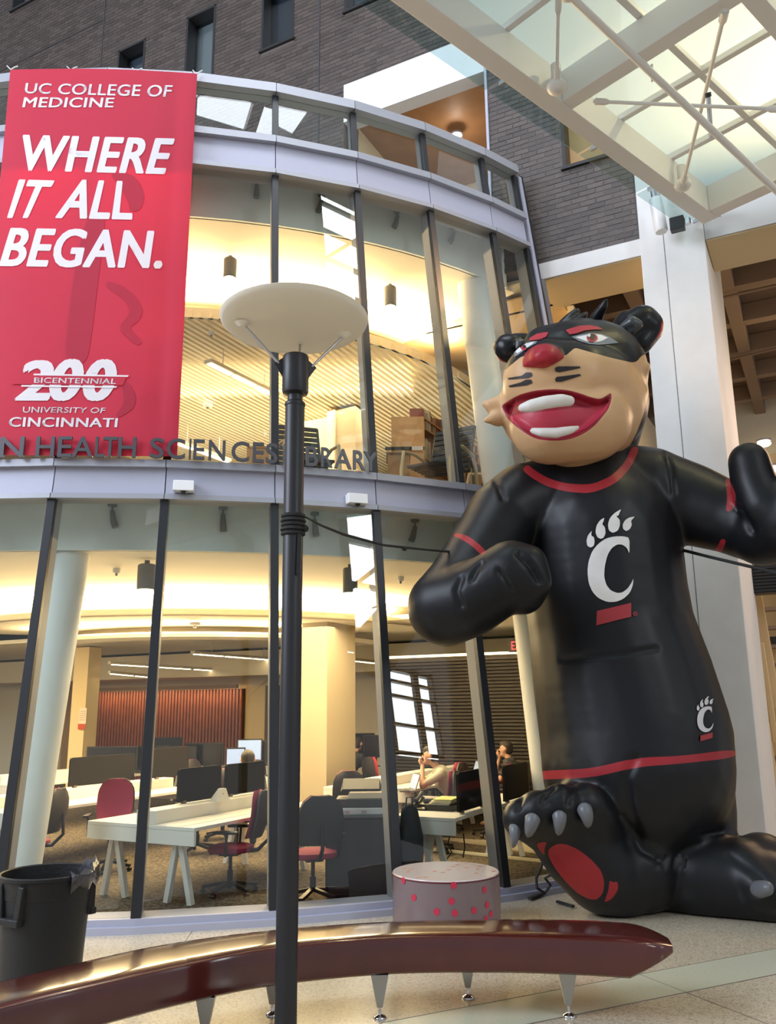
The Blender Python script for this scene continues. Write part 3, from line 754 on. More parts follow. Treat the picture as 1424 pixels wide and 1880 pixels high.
# ================================================================== SIGN LETTERS
sign = thing('wall_sign', 'raised dark grey sign letters standing along the ledge of the glass front', 'sign', rpt(TH[3], CR-.5, ZL))
M_let = mat('grey_letter_metal', (.10, .10, .115), .4, .4)
LET = [('O', -42, -6), ('N', -1, 43), ('H', 65, 99), ('E', 105, 131), ('A', 131, 170), ('L', 174, 192), ('T', 188, 214), ('H', 216, 249), ('S', 274, 300), ('C', 305, 339), ('I', 346, 350), ('E', 354, 375), ('N', 382, 413), ('C', 424, 457), ('E', 463, 484), ('S', 487, 509), ('L', 519, 536), ('I', 547, 551), ('B', 561, 583), ('R', 589, 610), ('A', 613, 645), ('R', 648, 670), ('Y', 667, 693)]
def ledge_y(x): return np.interp(x, [-40, 0, 180, 300, 520, 700], [840, 839, 840, 843, 856, 868])
for ch, x0, x1 in LET:
    P0 = atCone(x0, ledge_y(x0), .135); P1 = atCone(x1, ledge_y(x1), .135); P0[2] = P1[2] = ZL-.002
    V, F = text_mesh(ch, extrude=.07, offset=.012)
    V = V - [V[:, 0].min(), 0, 0]; wdt = V[:, 0].max(); hgt = V[:, 1].max(); V[:, 1] -= V[:, 1].min(); hgt = V[:, 1].max()
    d = P1-P0; d0 = d/np.linalg.norm(d); L = np.linalg.norm(d); nn = np.array([d0[1], -d0[0], 0]); up_ = np.array([0, 0, 1.]) - nn*CK*.0
    vs = [P0 + d0*(x/wdt*L) + up_*(y/hgt*.218) + nn*(z*.18-.0) for x, y, z in V]
    MB().add(vs, F).build('letter', M_let, sign)
# security cameras on the spandrel
for (x0, x1, y0, y1, lab) in ((318, 356, 884, 903, 'white box camera under the ledge below the letter s'), (637, 672, 908, 926, 'white box camera under the ledge right of the lamp post')):
    P = atCone((x0+x1)/2, y1, .09); c = thing('security_camera', lab, 'camera', P); th = azi(P); hw = .10/P[2]*.45 + .0085
    a, b = azi(atCone(x0, y1, .09)), azi(atCone(x1, y1, .09)); z0 = P[2]; z1 = z0+.11
    MB().fbox(a, b, z0, z1, .03, .16).build('camera_housing', mat('white_gloss', (.85, .85, .86), .35), c, bevel=.006)
    Q = cpt((a+b)/2, z0, .12); MB().ball(Q, .03, 8).build('camera_lens', M_black, c, smooth=True)
    MB().tube([Q+[-.04, 0, -.01], Q+[.04, 0, -.01]], .008, 8).build('camera_bracket', M_steel, c)
# ================================================================== LAMP POST
LX, LY = -.572, 5.0
lamp = thing('lamp_post', 'tall black lamp post with a wide cream disc reflector in front of the bench', 'lamp', (LX, LY, 0))
mb = MB().lathe([(.060, .02), (.060, 3.70), (.056, 3.71), (.047, 3.715), (.047, 3.78)], (LX, LY, 0), 40)
mb.build('pole', M_blackm, lamp, smooth=True)
MB().lathe([(.16, 0), (.16, .03), (.10, .05), (.07, .12)], (LX, LY, 0), 32).build('base_plate', M_blackm, lamp, smooth=True)
MB().lathe([(.05, 3.755), (.078, 3.765), (.082, 3.78), (.082, 4.0), (.078, 4.015), (.060, 4.018)], (LX, LY, 0), 40).build('lamp_head', M_blackm, lamp, smooth=True)
MB().lathe([(.0605, 3.68), (.0640, 3.685), (.0640, 3.70), (.0605, 3.705)], (LX, LY, 0), 40, False).build('collar', M_blackm, lamp)
DZ = 4.235
prof = [(.001, .0), (.20, .004), (.36, .012), (.445, .030), (.466, .052), (.470, .062), (.462, .066), (.43, .05), (.30, .035), (.001, .028)]
rim = MB().lathe(prof, (0, 0, 0), 72, False)
tilt = Matrix.Translation((LX-.012, LY, DZ-.03)) @ Matrix.Rotation(math.radians(-1.5), 4, 'X')
rim.v = [tuple(tilt @ Vector(v)) for v in rim.v]
rim.build('reflector_disc', mat('cream_reflector', (.86, .80, .68), .55), lamp, smooth=True)
for k, (x, y) in enumerate([(445, 594), (632, 615), (541, 560)]):
    top = atZ(x, y, DZ-.026); 
    if k == 2: top = np.array([LX, LY+.26, DZ-.01])
    dr = top-np.array([LX, LY, top[2]]); dr[2] = 0; dr /= np.linalg.norm(dr)
    bot = np.array([LX, LY, 3.96])+dr*.105
    MB().tube([bot, top], .0085, 10).build('strut', M_steel, lamp, smooth=True)
    MB().tube([top+[0, 0, -.022], top+[0, 0, .006]], [.020, .050], 16).build('strut_foot', MATS['cream_reflector'], lamp, smooth=True)
    s = np.array([-dr[1], dr[0], 0])*.006; c0_ = np.array([LX, LY, 0])
    tri = [c0_+dr*.078+[0, 0, 3.87], c0_+dr*.135+[0, 0, 3.955], c0_+dr*.078+[0, 0, 4.0]]
    MB().add([p-s for p in tri]+[p+s for p in tri], [(0, 1, 2), (5, 4, 3), (0, 3, 4, 1), (1, 4, 5, 2), (2, 5, 3, 0)]).build('bracket', M_blackm, lamp)
# strap round the post and rope to the inflatable
strap = thing('tie_strap', 'black strap wound round the lamp post with a loose tail hanging', 'strap', (LX, LY, 2.9))
mb = MB(); prof = []
for k in range(5): z = 2.86+k*.027; prof += [(.064, z), (.074+.004*(k % 2), z+.006), (.073, z+.02), (.065, z+.025)]
mb.lathe(prof, (LX, LY, 0), 28, False).build('winding', mat('black_webbing', (.02, .02, .02), .8, bump=.3), strap, smooth=True)
MB().bar((LX+.045, LY-.062, 2.86), (LX+.040, LY-.066, 2.62), .022, .006, up=(0, 1, 0)).build('tail', MATS['black_webbing'], strap)
MB().ball((LX+.075, LY-.02, 2.90), .022, 6).build('knot', MATS['black_webbing'], strap, smooth=True)
rp = thing('tether_rope', 'black rope sagging from the lamp post to the arm of the inflatable', 'rope', (LX+.09, LY, 2.95))
pts = []
for t, (x, y) in zip(np.linspace(0, 1, 8), [(562, 950), (590, 965), (630, 981), (670, 992), (705, 1001), (742, 1005), (780, 1009), (828, 1013)]): pts.append(atY(x, y, 5.0+t*3.1))
MB().tube(pts, [.006, .008, .011, .011, .010, .012, .010, .012], 8).build('cord', MATS['black_webbing'], rp, smooth=True)
P = pts[5]; MB().ball(P+[0, 0, -.01], .026, 6, (1, 1, .8)).build('rope_knot', MATS['black_webbing'], rp, smooth=True)
rp2 = thing('tether_rope', 'black rope running from the waist of the inflatable to the right edge', 'rope', atY(1250, 1010, 8.8))
MB().tube([atY(x, y, Y_) for x, y, Y_ in ((1225, 1003, 8.9), (1300, 1022, 8.4), (1380, 1041, 7.9), (1440, 1056, 7.5))], .016, 8).build('cord', MATS['black_webbing'], rp2, smooth=True)
# ================================================================== BENCH
bench = thing('bench', 'long curved bench of glossy dark red wood on tapered steel legs', 'bench', (0, 5.9, 0))
Fp = [(-3.2, 3.1), (-2.6, 3.75), (-1.892, 4.513), (-1.60, 4.80), (-1.20, 5.17), (-.72, 5.50), (-.03, 5.705), (.647, 5.715), (1.137, 5.645), (1.42, 5.575)]
Bp = [(-3.65, 3.4), (-2.95, 4.1), (-2.15, 4.91), (-1.84, 5.25), (-1.42, 5.65), (-.80, 5.97), (-.03, 6.165), (.72, 6.20), (1.25, 6.16), (1.50, 6.09)]
def cat(pts, n=8):
    P = [np.array(p) for p in pts]; P = [2*P[0]-P[1]] + P + [2*P[-1]-P[-2]]; o = []
    for i in range(1, len(P)-2):
        for k in range(n):
            t = k/n; o.append(.5*((2*P[i])+(P[i+1]-P[i-1])*t+(2*P[i-1]-5*P[i]+4*P[i+1]-P[i+2])*t*t+(3*P[i]-P[i-1]-3*P[i+1]+P[i+2])*t**3))
    return o+[P[-2]]
Fc, Bc = cat(Fp), cat(Bp); nb = len(Fc)
sec = [(0.02, .25), (.0, .265), (-.005, .30), (-.002, .425), (.006, .448), (.028, .460), (.12, .4625), (.25, .464), (.40, .4625), (.455, .458), (.487, .445), (.50, .42), (.50, .27), (.47, .25)]
vs = []
for i, (f, b) in enumerate(zip(Fc, Bc)):
    d = (b-f); w = np.linalg.norm(d); d = d/w; tgt = Fc[min(i+1, nb-1)]-Fc[max(i-1, 0)]; tgt /= np.linalg.norm(tgt)
    for s, z in sec: p = f+d*(s/.5*w); vs.append((p[0], p[1], z))
# rounded nose at the right end
ns = len(sec)
for k in range(1, 9):
    t_ = k/8; ext = .27*t_; sh = 1-.62*t_**2.6
    f, b = Fc[-1], Bc[-1]; tgt = Fc[-1]-Fc[-2]; tgt /= np.linalg.norm(tgt); c = (f+b)/2 + (f-b)*.18
    for s, z in sec:
        p = f+(b-f)*(s/.5); p = c+(p-c)*sh + tgt*ext
        zz = z + .13*t_*max(0, (.46-z)/.21) - .035*t_**2*max(0, min(1, (z-.38)/.06)); vs.append((p[0], p[1], zz))
nr = len(vs)//ns; seam = 26
M_bench = mat('red_varnished_wood', (.085, .012, .009), .16, var=.15, vscale=3, coat=.8)
def bench_part(r0, r1):
    v = vs[r0*ns:(r1+1)*ns]; n = r1-r0+1; fs = []
    for i in range(n-1):
        for k in range(ns): a = i*ns+k; b = i*ns+(k+1) % ns; fs.append((a, b, b+ns, a+ns))
    fs += [tuple(range(ns)), tuple(range((n-1)*ns, n*ns))]
    MB().add(v, fs).build('seat', M_bench, bench, smooth=True)
bench_part(0, 33)
# second length starts a hair further for the butt joint
bench_part(33, nr-1)
for (x, y, z) in ((1207, 1750, .34),):
    pass
M_leg = mat('satin_aluminium_leg', (.45, .45, .44), .3, .9)
def bleg(x, y, lean=(0, 0)):
    p = np.array([x, y, 0.])
    mb = MB(); 
    top = [(-.055, -.035), (.055, -.035), (.055, .035), (-.055, .035)]; bt = [(-.018, -.014), (.018, -.014), (.018, .014), (-.018, .014)]
    mb.hexa([(x+a, y+b, .062) for a, b in bt]+[(x+a+lean[0], y+b+lean[1], .25) for a, b in top])
    l = mb.build('leg', M_leg, bench, bevel=.004)
    MB().lathe([(.040, 0), (.040, .006), (.034, .014), (.012, .022), (.009, .026), (.009, .062)], (x, y, 0), 24).build('levelling_foot', mat('chrome', (.7, .7, .7), .12, 1), l, smooth=True)
for i, (x, y) in enumerate([(1.072, 5.74), (.488, 6.10), (-.081, 5.745), (-1.07, 5.36), (-.75, 5.82), (-1.62, 5.12), (-2.1, 4.35), (1.45, 5.95)]):
    if i in (5,): continue
    if i == 7: continue
    bleg(x, y)
# ================================================================== TRASH CAN
tx, ty = -2.305, 6.084
tc_ = thing('trash_can', 'round black plastic trash can with a bin liner at the left edge', 'trash can', (tx, ty, 0))
prof = [(.21, 0), (.235, .01), (.245, .10), (.262, .60), (.268, .63), (.268, .66), (.285, .665), (.288, .73), (.292, .74), (.295, .775), (.308, .78), (.310, .80), (.298, .806), (.288, .80), (.283, .70), (.25, .10), (.001, .08)]
M_tc = mat('black_bin_plastic', (.016, .017, .018), .5, bump=.15, bscale=60)
MB().lathe(prof, (tx, ty, 0), 56, False).build('body', M_tc, tc_, smooth=True)
for ang in (-118, 30):
    a = math.radians(ang); d = np.array([math.cos(a), math.sin(a), 0]); s = np.array([-d[1], d[0], 0]); c = np.array([tx, ty, 0])
    mb = MB()
    for sg in (-1, 1):
        p0 = c+d*.27+s*.10*sg+[0, 0, .76]; p1 = c+d*.275+s*.075*sg+[0, 0, .52]
        mb.bar(p0, p1, .05, .05, up=d)
    mb.bar(c+d*.29+s*.11+[0, 0, .545], c+d*.29-s*.11+[0, 0, .545], .045, .04, up=d)
    mb.build('handle', M_tc, tc_, bevel=.008)
P = atY(33, 1669, 5.79); MB().bar(P-[0, .004, .016], P+[.003, -.004, .016], .016, .004, up=(0, -1, 0)).build('sticker', mat('white_sticker', (.8, .8, .82), .5), tc_, label='small white sticker beside the handle')
canBV = BVHTree.FromPolygons([(tx+r*math.cos(t), ty+r*math.sin(t), z) for r, z in ((.238, 0), (.264, .62)) for t in [2*math.pi*k/48 for k in range(48)]], [(k, (k+1) % 48, (k+1) % 48+48, k+48) for k in range(48)])
text_decal('stencil_marks', ', nami', [(114, 1764), (152, 1757), (153, 1747), (116, 1754)], mat('yellow_paint', (.75, .70, .10), .6), canBV, tc_, bold=.03, off=.004)
lv = []; lf = []; n = 9
for i in range(n+1):
    for j in range(4):
        a = math.radians(-42+i*12); r = [.26, .296, .318, .322][j]+.01*math.sin(i*2.3+j); z = [.745, .815, .80, .72][j] + .02*math.sin(i*3.1+j*1.7) + (.045*math.exp(-((i-6)/2)**2) if j in (1, 2) else 0)
        lv.append((tx+r*math.cos(a), ty+r*math.sin(a), z))
for i in range(n):
    for j in range(3): a = i*4+j; lf.append((a, a+1, a+5, a+4))
o = MB().add(lv, lf).build('bin_liner', mat('clear_grey_film', (.08, .08, .09), .18, bump=.6, bscale=25), tc_, smooth=True, recalc=False)
sm = o.modifiers.new('s', 'SOLIDIFY'); sm.thickness = .003
# ================================================================== DRUM STOOL
dx, dy = .471, 7.919
dr_ = thing('drum_seat', 'round translucent drum seat printed with small red spots', 'stool', (dx, dy, 0))
dm = mat('frosted_acrylic', (.34, .26, .28), .25, trans=(.35, (.5, .38, .40)), coat=.3)
MB().lathe([(.46, 0), (.465, .01), (.465, .445), (.458, .45)], (dx, dy, 0), 72).build('drum_wall', dm, dr_, smooth=True)
MB().lathe([(.001, .450), (.455, .450), (.462, .446), (.462, .452), (.458, .457), (.001, .457)], (dx, dy, 0), 72, False).build('drum_top', mat('frosted_top', (.72, .62, .58), .16, coat=.5), dr_, smooth=True)
MB().lathe([(.4645, .436), (.468, .438), (.468, .446), (.4645, .448)], (dx, dy, 0), 72, False).build('rim_line', mat('dark_red_rim', (.12, .015, .025), .4), dr_)
M_dot = mat('red_dot_print', (.62, .03, .08), .5)
mbd = 0
random.seed(11)
for (x, y) in [(760, 1646), (828, 1648), (891, 1635), (801, 1665), (834, 1667), (870, 1665), (896, 1660), (904, 1676), (893, 1682), (741, 1622), (832, 1623)]:
    P = atY(x, y, 7.47); th_ = math.asin(max(-.99, min(.99, (P[0]-dx)/.466))); th_ = th_ - math.pi/2
    z = .45-(y-1618)*.0048; c = np.array([dx+.4665*math.cos(th_), dy+.4665*math.sin(th_), z])
    d = np.array([math.cos(th_), math.sin(th_), 0]); s = np.array([-d[1], d[0], 0]); r = .026
    MB().add([c+d*.002+s*r*math.cos(t)+np.array([0, 0, 1])*r*math.sin(t)*1.1 for t in [2*math.pi*k/9 for k in range(9)]], [tuple(range(9))]).build('red_spot', M_dot, dr_)
for k in range(16):
    a = random.random()*6.28; r = math.sqrt(random.random())*.42
    MB().lathe([(.001, .4585), (.022, .4585)], (dx+r*math.cos(a), dy+r*math.sin(a), 0), 9, False).build('red_spot', mat('faded_dot', (.50, .20, .17), .4), dr_)
# ================================================================== INFLATABLE CAT
cat_ = thing('inflatable_cat', 'giant inflatable black cat in black and red jersey, fist across chest, one foot raised', 'inflatable', (2.55, 8.7, 0))
def MP(x, y, Y, r): P = atY(x, y, Y); return (P[0], P[1], P[2], r*depth(P)/FPX)
def chain(*q): return [MP(*t) for t in q]
body_ch = [
 chain((1075, 905, 8.95, 105), (1098, 985, 8.95, 146), (1108, 1080, 8.95, 147), (1120, 1160, 8.95, 150), (1143, 1260, 8.9, 164), (1163, 1350, 8.85, 173), (1167, 1405, 8.8, 173)),
 chain((985, 925, 8.85, 78), (1080, 890, 9.0, 82), (1190, 900, 8.85, 80)),
 chain((1060, 850, 9.0, 100), (1060, 900, 9.0, 95)),
 # arm with the fist across the chest
 chain((965, 920, 8.8, 72), (922, 950, 8.7, 68), (893, 1000, 8.5, 66), (848, 1075, 8.2, 68), (818, 1115, 8.05, 71)),
 chain((818, 1115, 8.05, 72), (860, 1103, 7.9, 68), (905, 1076, 7.78, 64), (940, 1055, 7.72, 64)),
 chain((940, 1045, 7.70, 50), (962, 1066, 7.68, 50), (958, 1085, 7.72, 45)),
 chain((925, 1030, 7.72, 36), (968, 1036, 7.62, 38), (978, 1068, 7.62, 36), (968, 1082, 7.62, 30)),
 # arm raised to the right with open glove
 chain((1200, 905, 8.85, 80), (1262, 925, 8.75, 76), (1335, 950, 8.5, 66), (1400, 978, 8.25, 60)),
 chain((1400, 978, 8.2, 62), (1450, 960, 7.95, 72), (1480, 930, 7.8, 66)),
 chain((1374, 848, 8.05, 37), (1384, 890, 8.0, 41), (1402, 930, 7.95, 46), (1440, 950, 7.9, 55)),
 chain((1480, 930, 7.8, 40), (1475, 860, 7.8, 34), (1470, 800, 7.8, 28)), chain((1520, 930, 7.85, 38), (1530, 860, 7.85, 32), (1532, 790, 7.85, 28)), chain((1540, 950, 7.9, 36), (1570, 890, 7.95, 30), (1585, 840, 7.95, 26)),
 # standing leg and its big foot
 chain((1245, 1400, 8.85, 94), (1255, 1490, 8.8, 92), (1252, 1560, 8.75, 95)),
 chain((1215, 1600, 8.72, 82), (1290, 1612, 8.5, 86), (1360, 1622, 8.3, 76), (1410, 1632, 8.15, 68)),
 chain((1360, 1600, 8.25, 58), (1398, 1630, 8.0, 44), (1420, 1640, 7.9, 34)),
 chain((1400, 1590, 8.35, 60), (1450, 1620, 8.2, 50), (1480, 1640, 8.1, 40)),
 # bent leg, raised paw with the sole turned to the viewer
 chain((1090, 1400, 8.75, 95), (1110, 1470, 8.65, 85), (1150, 1560, 8.55, 88)),
 chain((1160, 1590, 8.50, 88), (1120, 1610, 8.32, 66)),
 chain((1030, 1520, 8.22, 66), (1066, 1560, 8.24, 74), (1105, 1600, 8.30, 74), (1135, 1618, 8.34, 66)),
 chain((1110, 1500, 8.45, 72), (1050, 1490, 8.25, 50)),
 chain((956, 1503, 7.86, 36), (985, 1515, 8.05, 40), (1040, 1545, 8.2, 50)),
 chain((986, 1490, 7.84, 39), (1010, 1505, 8.0, 44), (1050, 1540, 8.2, 50)),
 chain((1028, 1480, 7.86, 41), (1045, 1500, 8.0, 46), (1070, 1540, 8.2, 50)),
 chain((1075, 1477, 7.94, 41), (1085, 1500, 8.05, 48), (1100, 1540, 8.25, 50)),
]
M_vin = None
def px_sdf(pts, poly):
    P = chaikin(poly); Q = np.roll(P, -1, 0); best = np.full(len(pts), 1e9); inside = np.zeros(len(pts), bool)
    for a, b in zip(P, Q):
        ab = b-a; t = np.clip(((pts-a)@ab)/(ab@ab+1e-9), 0, 1); d = np.linalg.norm(pts-(a+t[:, None]*ab), axis=1); best = np.minimum(best, d)
        c = (a[1] > pts[:, 1]) != (b[1] > pts[:, 1])
        with np.errstate(divide='ignore', invalid='ignore'): xi = (b[0]-a[0])*(pts[:, 1]-a[1])/(b[1]-a[1]+1e-12)+a[0]
        inside ^= c & (pts[:, 0] < xi)
    return np.where(inside, best, -best)
def attr(me, name, val):
    a = me.attributes.new(name, 'FLOAT', 'POINT'); a.data.foreach_set('value', np.clip(val, -30, 30).astype(np.float32))
def getco(me):
    v = np.empty(len(me.vertices)*3, np.float32); me.vertices.foreach_get('co', v); return v.reshape(-1, 3).astype(float)
def getno(me):
    v = np.empty(len(me.vertices)*3, np.float32); me.vertices.foreach_get('normal', v); return v.reshape(-1, 3).astype(float)
RED_BODY = [
 [(975, 1417), (1000, 1415), (1085, 1411), (1168, 1391), (1250, 1388), (1350, 1375), (1350, 1391), (1250, 1402), (1170, 1408), (1085, 1428), (1000, 1431), (975, 1432)],
 [(958, 862), (975, 877), (1003, 893), (1040, 903), (1085, 906), (1130, 888), (1158, 858), (1174, 822), (1160, 819), (1148, 847), (1124, 873), (1085, 890), (1040, 888), (1008, 879), (982, 864), (968, 852)],
 [(830, 983), (836, 978), (860, 984), (884, 1003), (892, 1013), (884, 1020), (866, 1002), (845, 989)],
 [(1338, 878), (1352, 912), (1343, 938), (1331, 940), (1335, 912), (1330, 880)], [(1324, 988), (1333, 992), (1324, 1016), (1309, 1012), (1316, 1004)],
 [(1006, 1559), (1022, 1549), (1040, 1550), (1062, 1560), (1085, 1578), (1103, 1598), (1109, 1619), (1107, 1639), (1096, 1652), (1080, 1651), (1058, 1639), (1035, 1616), (1017, 1592), (1006, 1571)],
 [(984, 1548), (1005, 1545), (999, 1556), (1000, 1572), (990, 1562)],
 [(1116, 1614), (1127, 1621), (1133, 1617), (1135, 1632), (1124, 1650), (1108, 1658), (1114, 1643), (1118, 1628)]]
CREASES = [([(1030, 1212), (1090, 1206), (1150, 1200), (1205, 1191)], 5, .022), ([(950, 1016), (972, 1036), (990, 1066)], 5, .05), ([(915, 1048), (926, 1062), (938, 1082)], 4, .035), ([(866, 1062), (873, 1046), (884, 1034)], 5, .03), ([(846, 1062), (838, 1084), (846, 1112)], 6, .025),
 ([(958, 1458), (951, 1486)], 4, .028), ([(1016, 1446), (998, 1464), (994, 1474)], 4, .028), ([(1052, 1446), (1044, 1466), (1043, 1476)], 4, .028), ([(900, 872), (914, 892), (924, 915)], 5, .03), ([(1222, 826), (1232, 862), (1237, 905)], 5, .03),
 ([(1352, 930), (1366, 950), (1380, 975)], 6, .04), ([(1290, 1534), (1325, 1528)], 5, .03), ([(1340, 1570), (1385, 1600), (1402, 1618)], 9, .02), ([(1165, 1395), (1150, 1430), (1155, 1480), (1175, 1540)], 10, .03), ([(1140, 1500), (1180, 1560), (1215, 1580)], 8, .03),
 ([(1212, 1572), (1205, 1590)], 3, .02), ([(1225, 1574), (1218, 1592)], 3, .02), ([(1240, 1574), (1236, 1592)], 3, .02), ([(1255, 1576), (1253, 1592)], 3, .02)]
def body_post(me):
    v = getco(me); v[:, 2] = np.where(v[:, 2] < .02, .02*np.exp(np.minimum(0, (v[:, 2]-.02)/.15)), v[:, 2]); v[:, 2] = np.maximum(v[:, 2], .004)
    me.vertices.foreach_set('co', v.astype(np.float32).ravel()); me.update()
    no = getno(me); p, d = pxs(v); face = -((v-C0)*no).sum(1)/np.linalg.norm(v-C0, axis=1)
    for ln, wd, dp in CREASES:
        L_ = np.array(ln, float); best = np.full(len(p), 1e9)
        for a, b in zip(L_[:-1], L_[1:]):
            ab = b-a; t = np.clip(((p-a)@ab)/(ab@ab), 0, 1); best = np.minimum(best, np.linalg.norm(p-(a+t[:, None]*ab), axis=1))
        v = v - no*(dp*np.clip(face*4-.6, 0, 1)*np.exp(-(best/wd)**2))[:, None]
    me.vertices.foreach_set('co', v.astype(np.float32).ravel()); me.update()
    s = np.max([px_sdf(p, q) for q in RED_BODY], 0)
    z = v[:, 2]
    attr(me, 'red', np.where(face > -.15, s, -9))
def seam_mat(name, base, rules, rough=.34):
    mt = bpy.data.materials.new(name); mt.use_nodes = True; N = mt.node_tree.nodes; L = mt.node_tree.links; p = N['Principled BSDF']
    p.inputs['Roughness'].default_value = rough; p.inputs['Specular IOR Level'].default_value = .32
    cur = None
    for a_, c_ in rules:
        at = N.new('ShaderNodeAttribute'); at.attribute_name = a_
        g = N.new('ShaderNodeMath'); g.operation = 'GREATER_THAN'; g.inputs[1].default_value = 0; L.new(at.outputs['Fac'], g.inputs[0])
        mx = N.new('ShaderNodeMix'); mx.data_type = 'RGBA'; L.new(g.outputs[0], mx.inputs[0])
        if cur: L.new(cur, mx.inputs[6])
        else: mx.inputs[6].default_value = (*base, 1)
        mx.inputs[7].default_value = (*c_, 1); cur = mx.outputs[2]
    if cur: L.new(cur, p.inputs['Base Color'])
    else: p.inputs['Base Color'].default_value = (*base, 1)
    tc = N.new('ShaderNodeTexCoord'); n = N.new('ShaderNodeTexNoise'); n.inputs['Scale'].default_value = 3.5; n.inputs['Detail'].default_value = 4
    L.new(tc.outputs['Object'], n.inputs['Vector'])
    b = N.new('ShaderNodeBump'); b.inputs['Strength'].default_value = .10; b.inputs['Distance'].default_value = .05
    L.new(n.outputs['Fac'], b.inputs['Height']); L.new(b.outputs[0], p.inputs['Normal'])
    return mt
BLK = (.007, .0075, .010); REDV = (.33, .022, .03); TAN = (.60, .375, .20)
M_body = seam_mat('black_nylon', BLK, [('red', REDV)], .42)
body = blob('body', body_ch, .024, M_body, cat_, smooth=22, post=body_post)
v = getco(body.data)+np.array(cat_.location); bodyBV = BVHTree.FromPolygons([tuple(x) for x in v], [tuple(p.vertices) for p in body.data.polygons])
M_lw2 = mat('off_white_print', (.70, .68, .66), .45, var=.08, vscale=5); M_lr = mat('red_print', (.36, .028, .035), .45)
def LP(pts): return [(1050+x/3.76, 900+y/3.76) for x, y in pts]
CPOLY = [(392, 330), (392, 445), (375, 400), (345, 377), (310, 375), (272, 400), (242, 450), (223, 530), (220, 600), (235, 655), (265, 693), (310, 711), (345, 707), (380, 680), (405, 642), (419, 608), (415, 660), (395, 710), (350, 753), (300, 772), (240, 773), (180, 745), (140, 700), (115, 640), (107, 560), (115, 490), (140, 420), (180, 370), (230, 335), (290, 320), (350, 319)]
CLAWS = [[(138, 280), (132, 300), (134, 316), (150, 324), (156, 355), (150, 385), (128, 398), (106, 385), (100, 350), (110, 312)],
 [(222, 190), (216, 215), (206, 236), (226, 258), (230, 300), (216, 330), (195, 338), (172, 325), (160, 290), (167, 245), (190, 210)],
 [(338, 132), (325, 155), (318, 178), (300, 180), (326, 205), (328, 240), (315, 280), (280, 297), (252, 280), (245, 240), (258, 195), (290, 160)],
 [(430, 183), (412, 202), (402, 215), (409, 240), (395, 270), (370, 285), (348, 270), (345, 240), (360, 210), (390, 190)]]
BARP = [(172, 835), (405, 778), (405, 875), (168, 935)]
RING = [(432+14*math.cos(t), 855+14*math.sin(t)) for t in np.linspace(0, 6.283, 13)[:-1]]
def small(pts):  # the same mark on the shorts
    return [(1277+(x-100)/330*31, 1278+(y-132)/803*83) for x, y in pts]
for fn, L_ in ((LP, 7), (small, 5)):
    poly_decal('letter_mark', fn([tuple(p) for p in chaikin(CPOLY, 1)]), M_lw2 if fn is LP else M_bw, bodyBV, cat_, off=.012, L=L_)
    for c in CLAWS: poly_decal('claw_mark', fn([tuple(p) for p in chaikin(c, 1)]), M_lw2 if fn is LP else M_bw, bodyBV, cat_, off=.012, L=L_)
    poly_decal('bar_mark', fn(BARP), M_lr, bodyBV, cat_, off=.012, L=L_)
ro = fn = [(432+15*math.cos(t), 855+15*math.sin(t)) for t in np.linspace(0, 6.283, 17)[:-1]]
ri = [(432+10*math.cos(t), 855+10*math.sin(t)) for t in np.linspace(0, 6.283, 17)[:-1]]
decal('registered_mark', LP(ro)+LP(ri), [(i, (i+1) % 16, (i+1) % 16+16, i+16) for i in range(16)], M_lr, bodyBV, cat_, off=.012)
text_decal('registered_mark', 'R', [LP([(427, 862)])[0], LP([(438, 862)])[0], LP([(438, 848)])[0], LP([(427, 848)])[0]], M_lr, bodyBV, cat_, off=.012)
# ---- claws
M_claw = seam_mat('grey_claw_nylon', (.15, .155, .17), [], .3)
def claw(px, py, Y, r, qx, qy, Y2, parent=cat_):
    a = MP(px, py, Y, r); b = MP(qx, qy, Y2, r*.18); A = np.array(a[:3]); B = np.array(b[:3]); n = 9; pts = []; rs = []
    for k in range(n):
        t = k/(n-1); pts.append(A+(B-A)*t + np.array([0, -.05, .02])*math.sin(t*math.pi)); rs.append(a[3]*(math.sqrt(max(0, 1-t**1.7))*.98+.06)*(1 if k else .75))
    MB().tube(pts, rs, 14).build('claw', M_claw, cat_, smooth=True)
claw(945, 1515, 7.78, 11, 941, 1557, 7.78); claw(978, 1500, 7.66, 14, 968, 1537, 7.70); claw(1026, 1494, 7.66, 13, 1024, 1534, 7.70); claw(1070, 1482, 7.74, 14, 1079, 1520, 7.74)
claw(1387, 1634, 7.84, 15, 1418, 1633, 7.62)
# ---- head
head_ch = [
 chain((1015, 745, 8.55, 100), (1085, 745, 8.55, 102)), chain((1045, 690, 8.6, 100), (1085, 690, 8.7, 102)), chain((1062, 770, 8.5, 90), (1055, 778, 8.4, 84)),
 chain((1000, 700, 8.25, 78), (1060, 700, 8.2, 74), (1095, 706, 8.3, 70)),
 chain((1010, 778, 8.2, 76), (1080, 772, 8.25, 78)),
 chain((1070, 640, 8.85, 56), (1120, 668, 8.8, 62), (1128, 740, 8.95, 62), (1118, 800, 9.0, 55)),
 chain((1000, 640, 8.6, 42), (1060, 630, 8.7, 45), (1110, 645, 8.8, 48)),
 chain((997, 655, 7.86, 26), (1003, 655, 7.86, 27)),
 chain((1160, 690, 8.5, 22), (1176, 680, 8.4, 15), (1187, 672, 8.35, 8)), chain((1155, 716, 8.45, 24), (1170, 718, 8.32, 19), (1176, 718, 8.28, 14)),
 chain((916, 748, 8.55, 22), (900, 745, 8.5, 12), (888, 740, 8.5, 6)), chain((914, 768, 8.5, 16), (900, 770, 8.45, 9), (889, 772, 8.45, 5)),
]
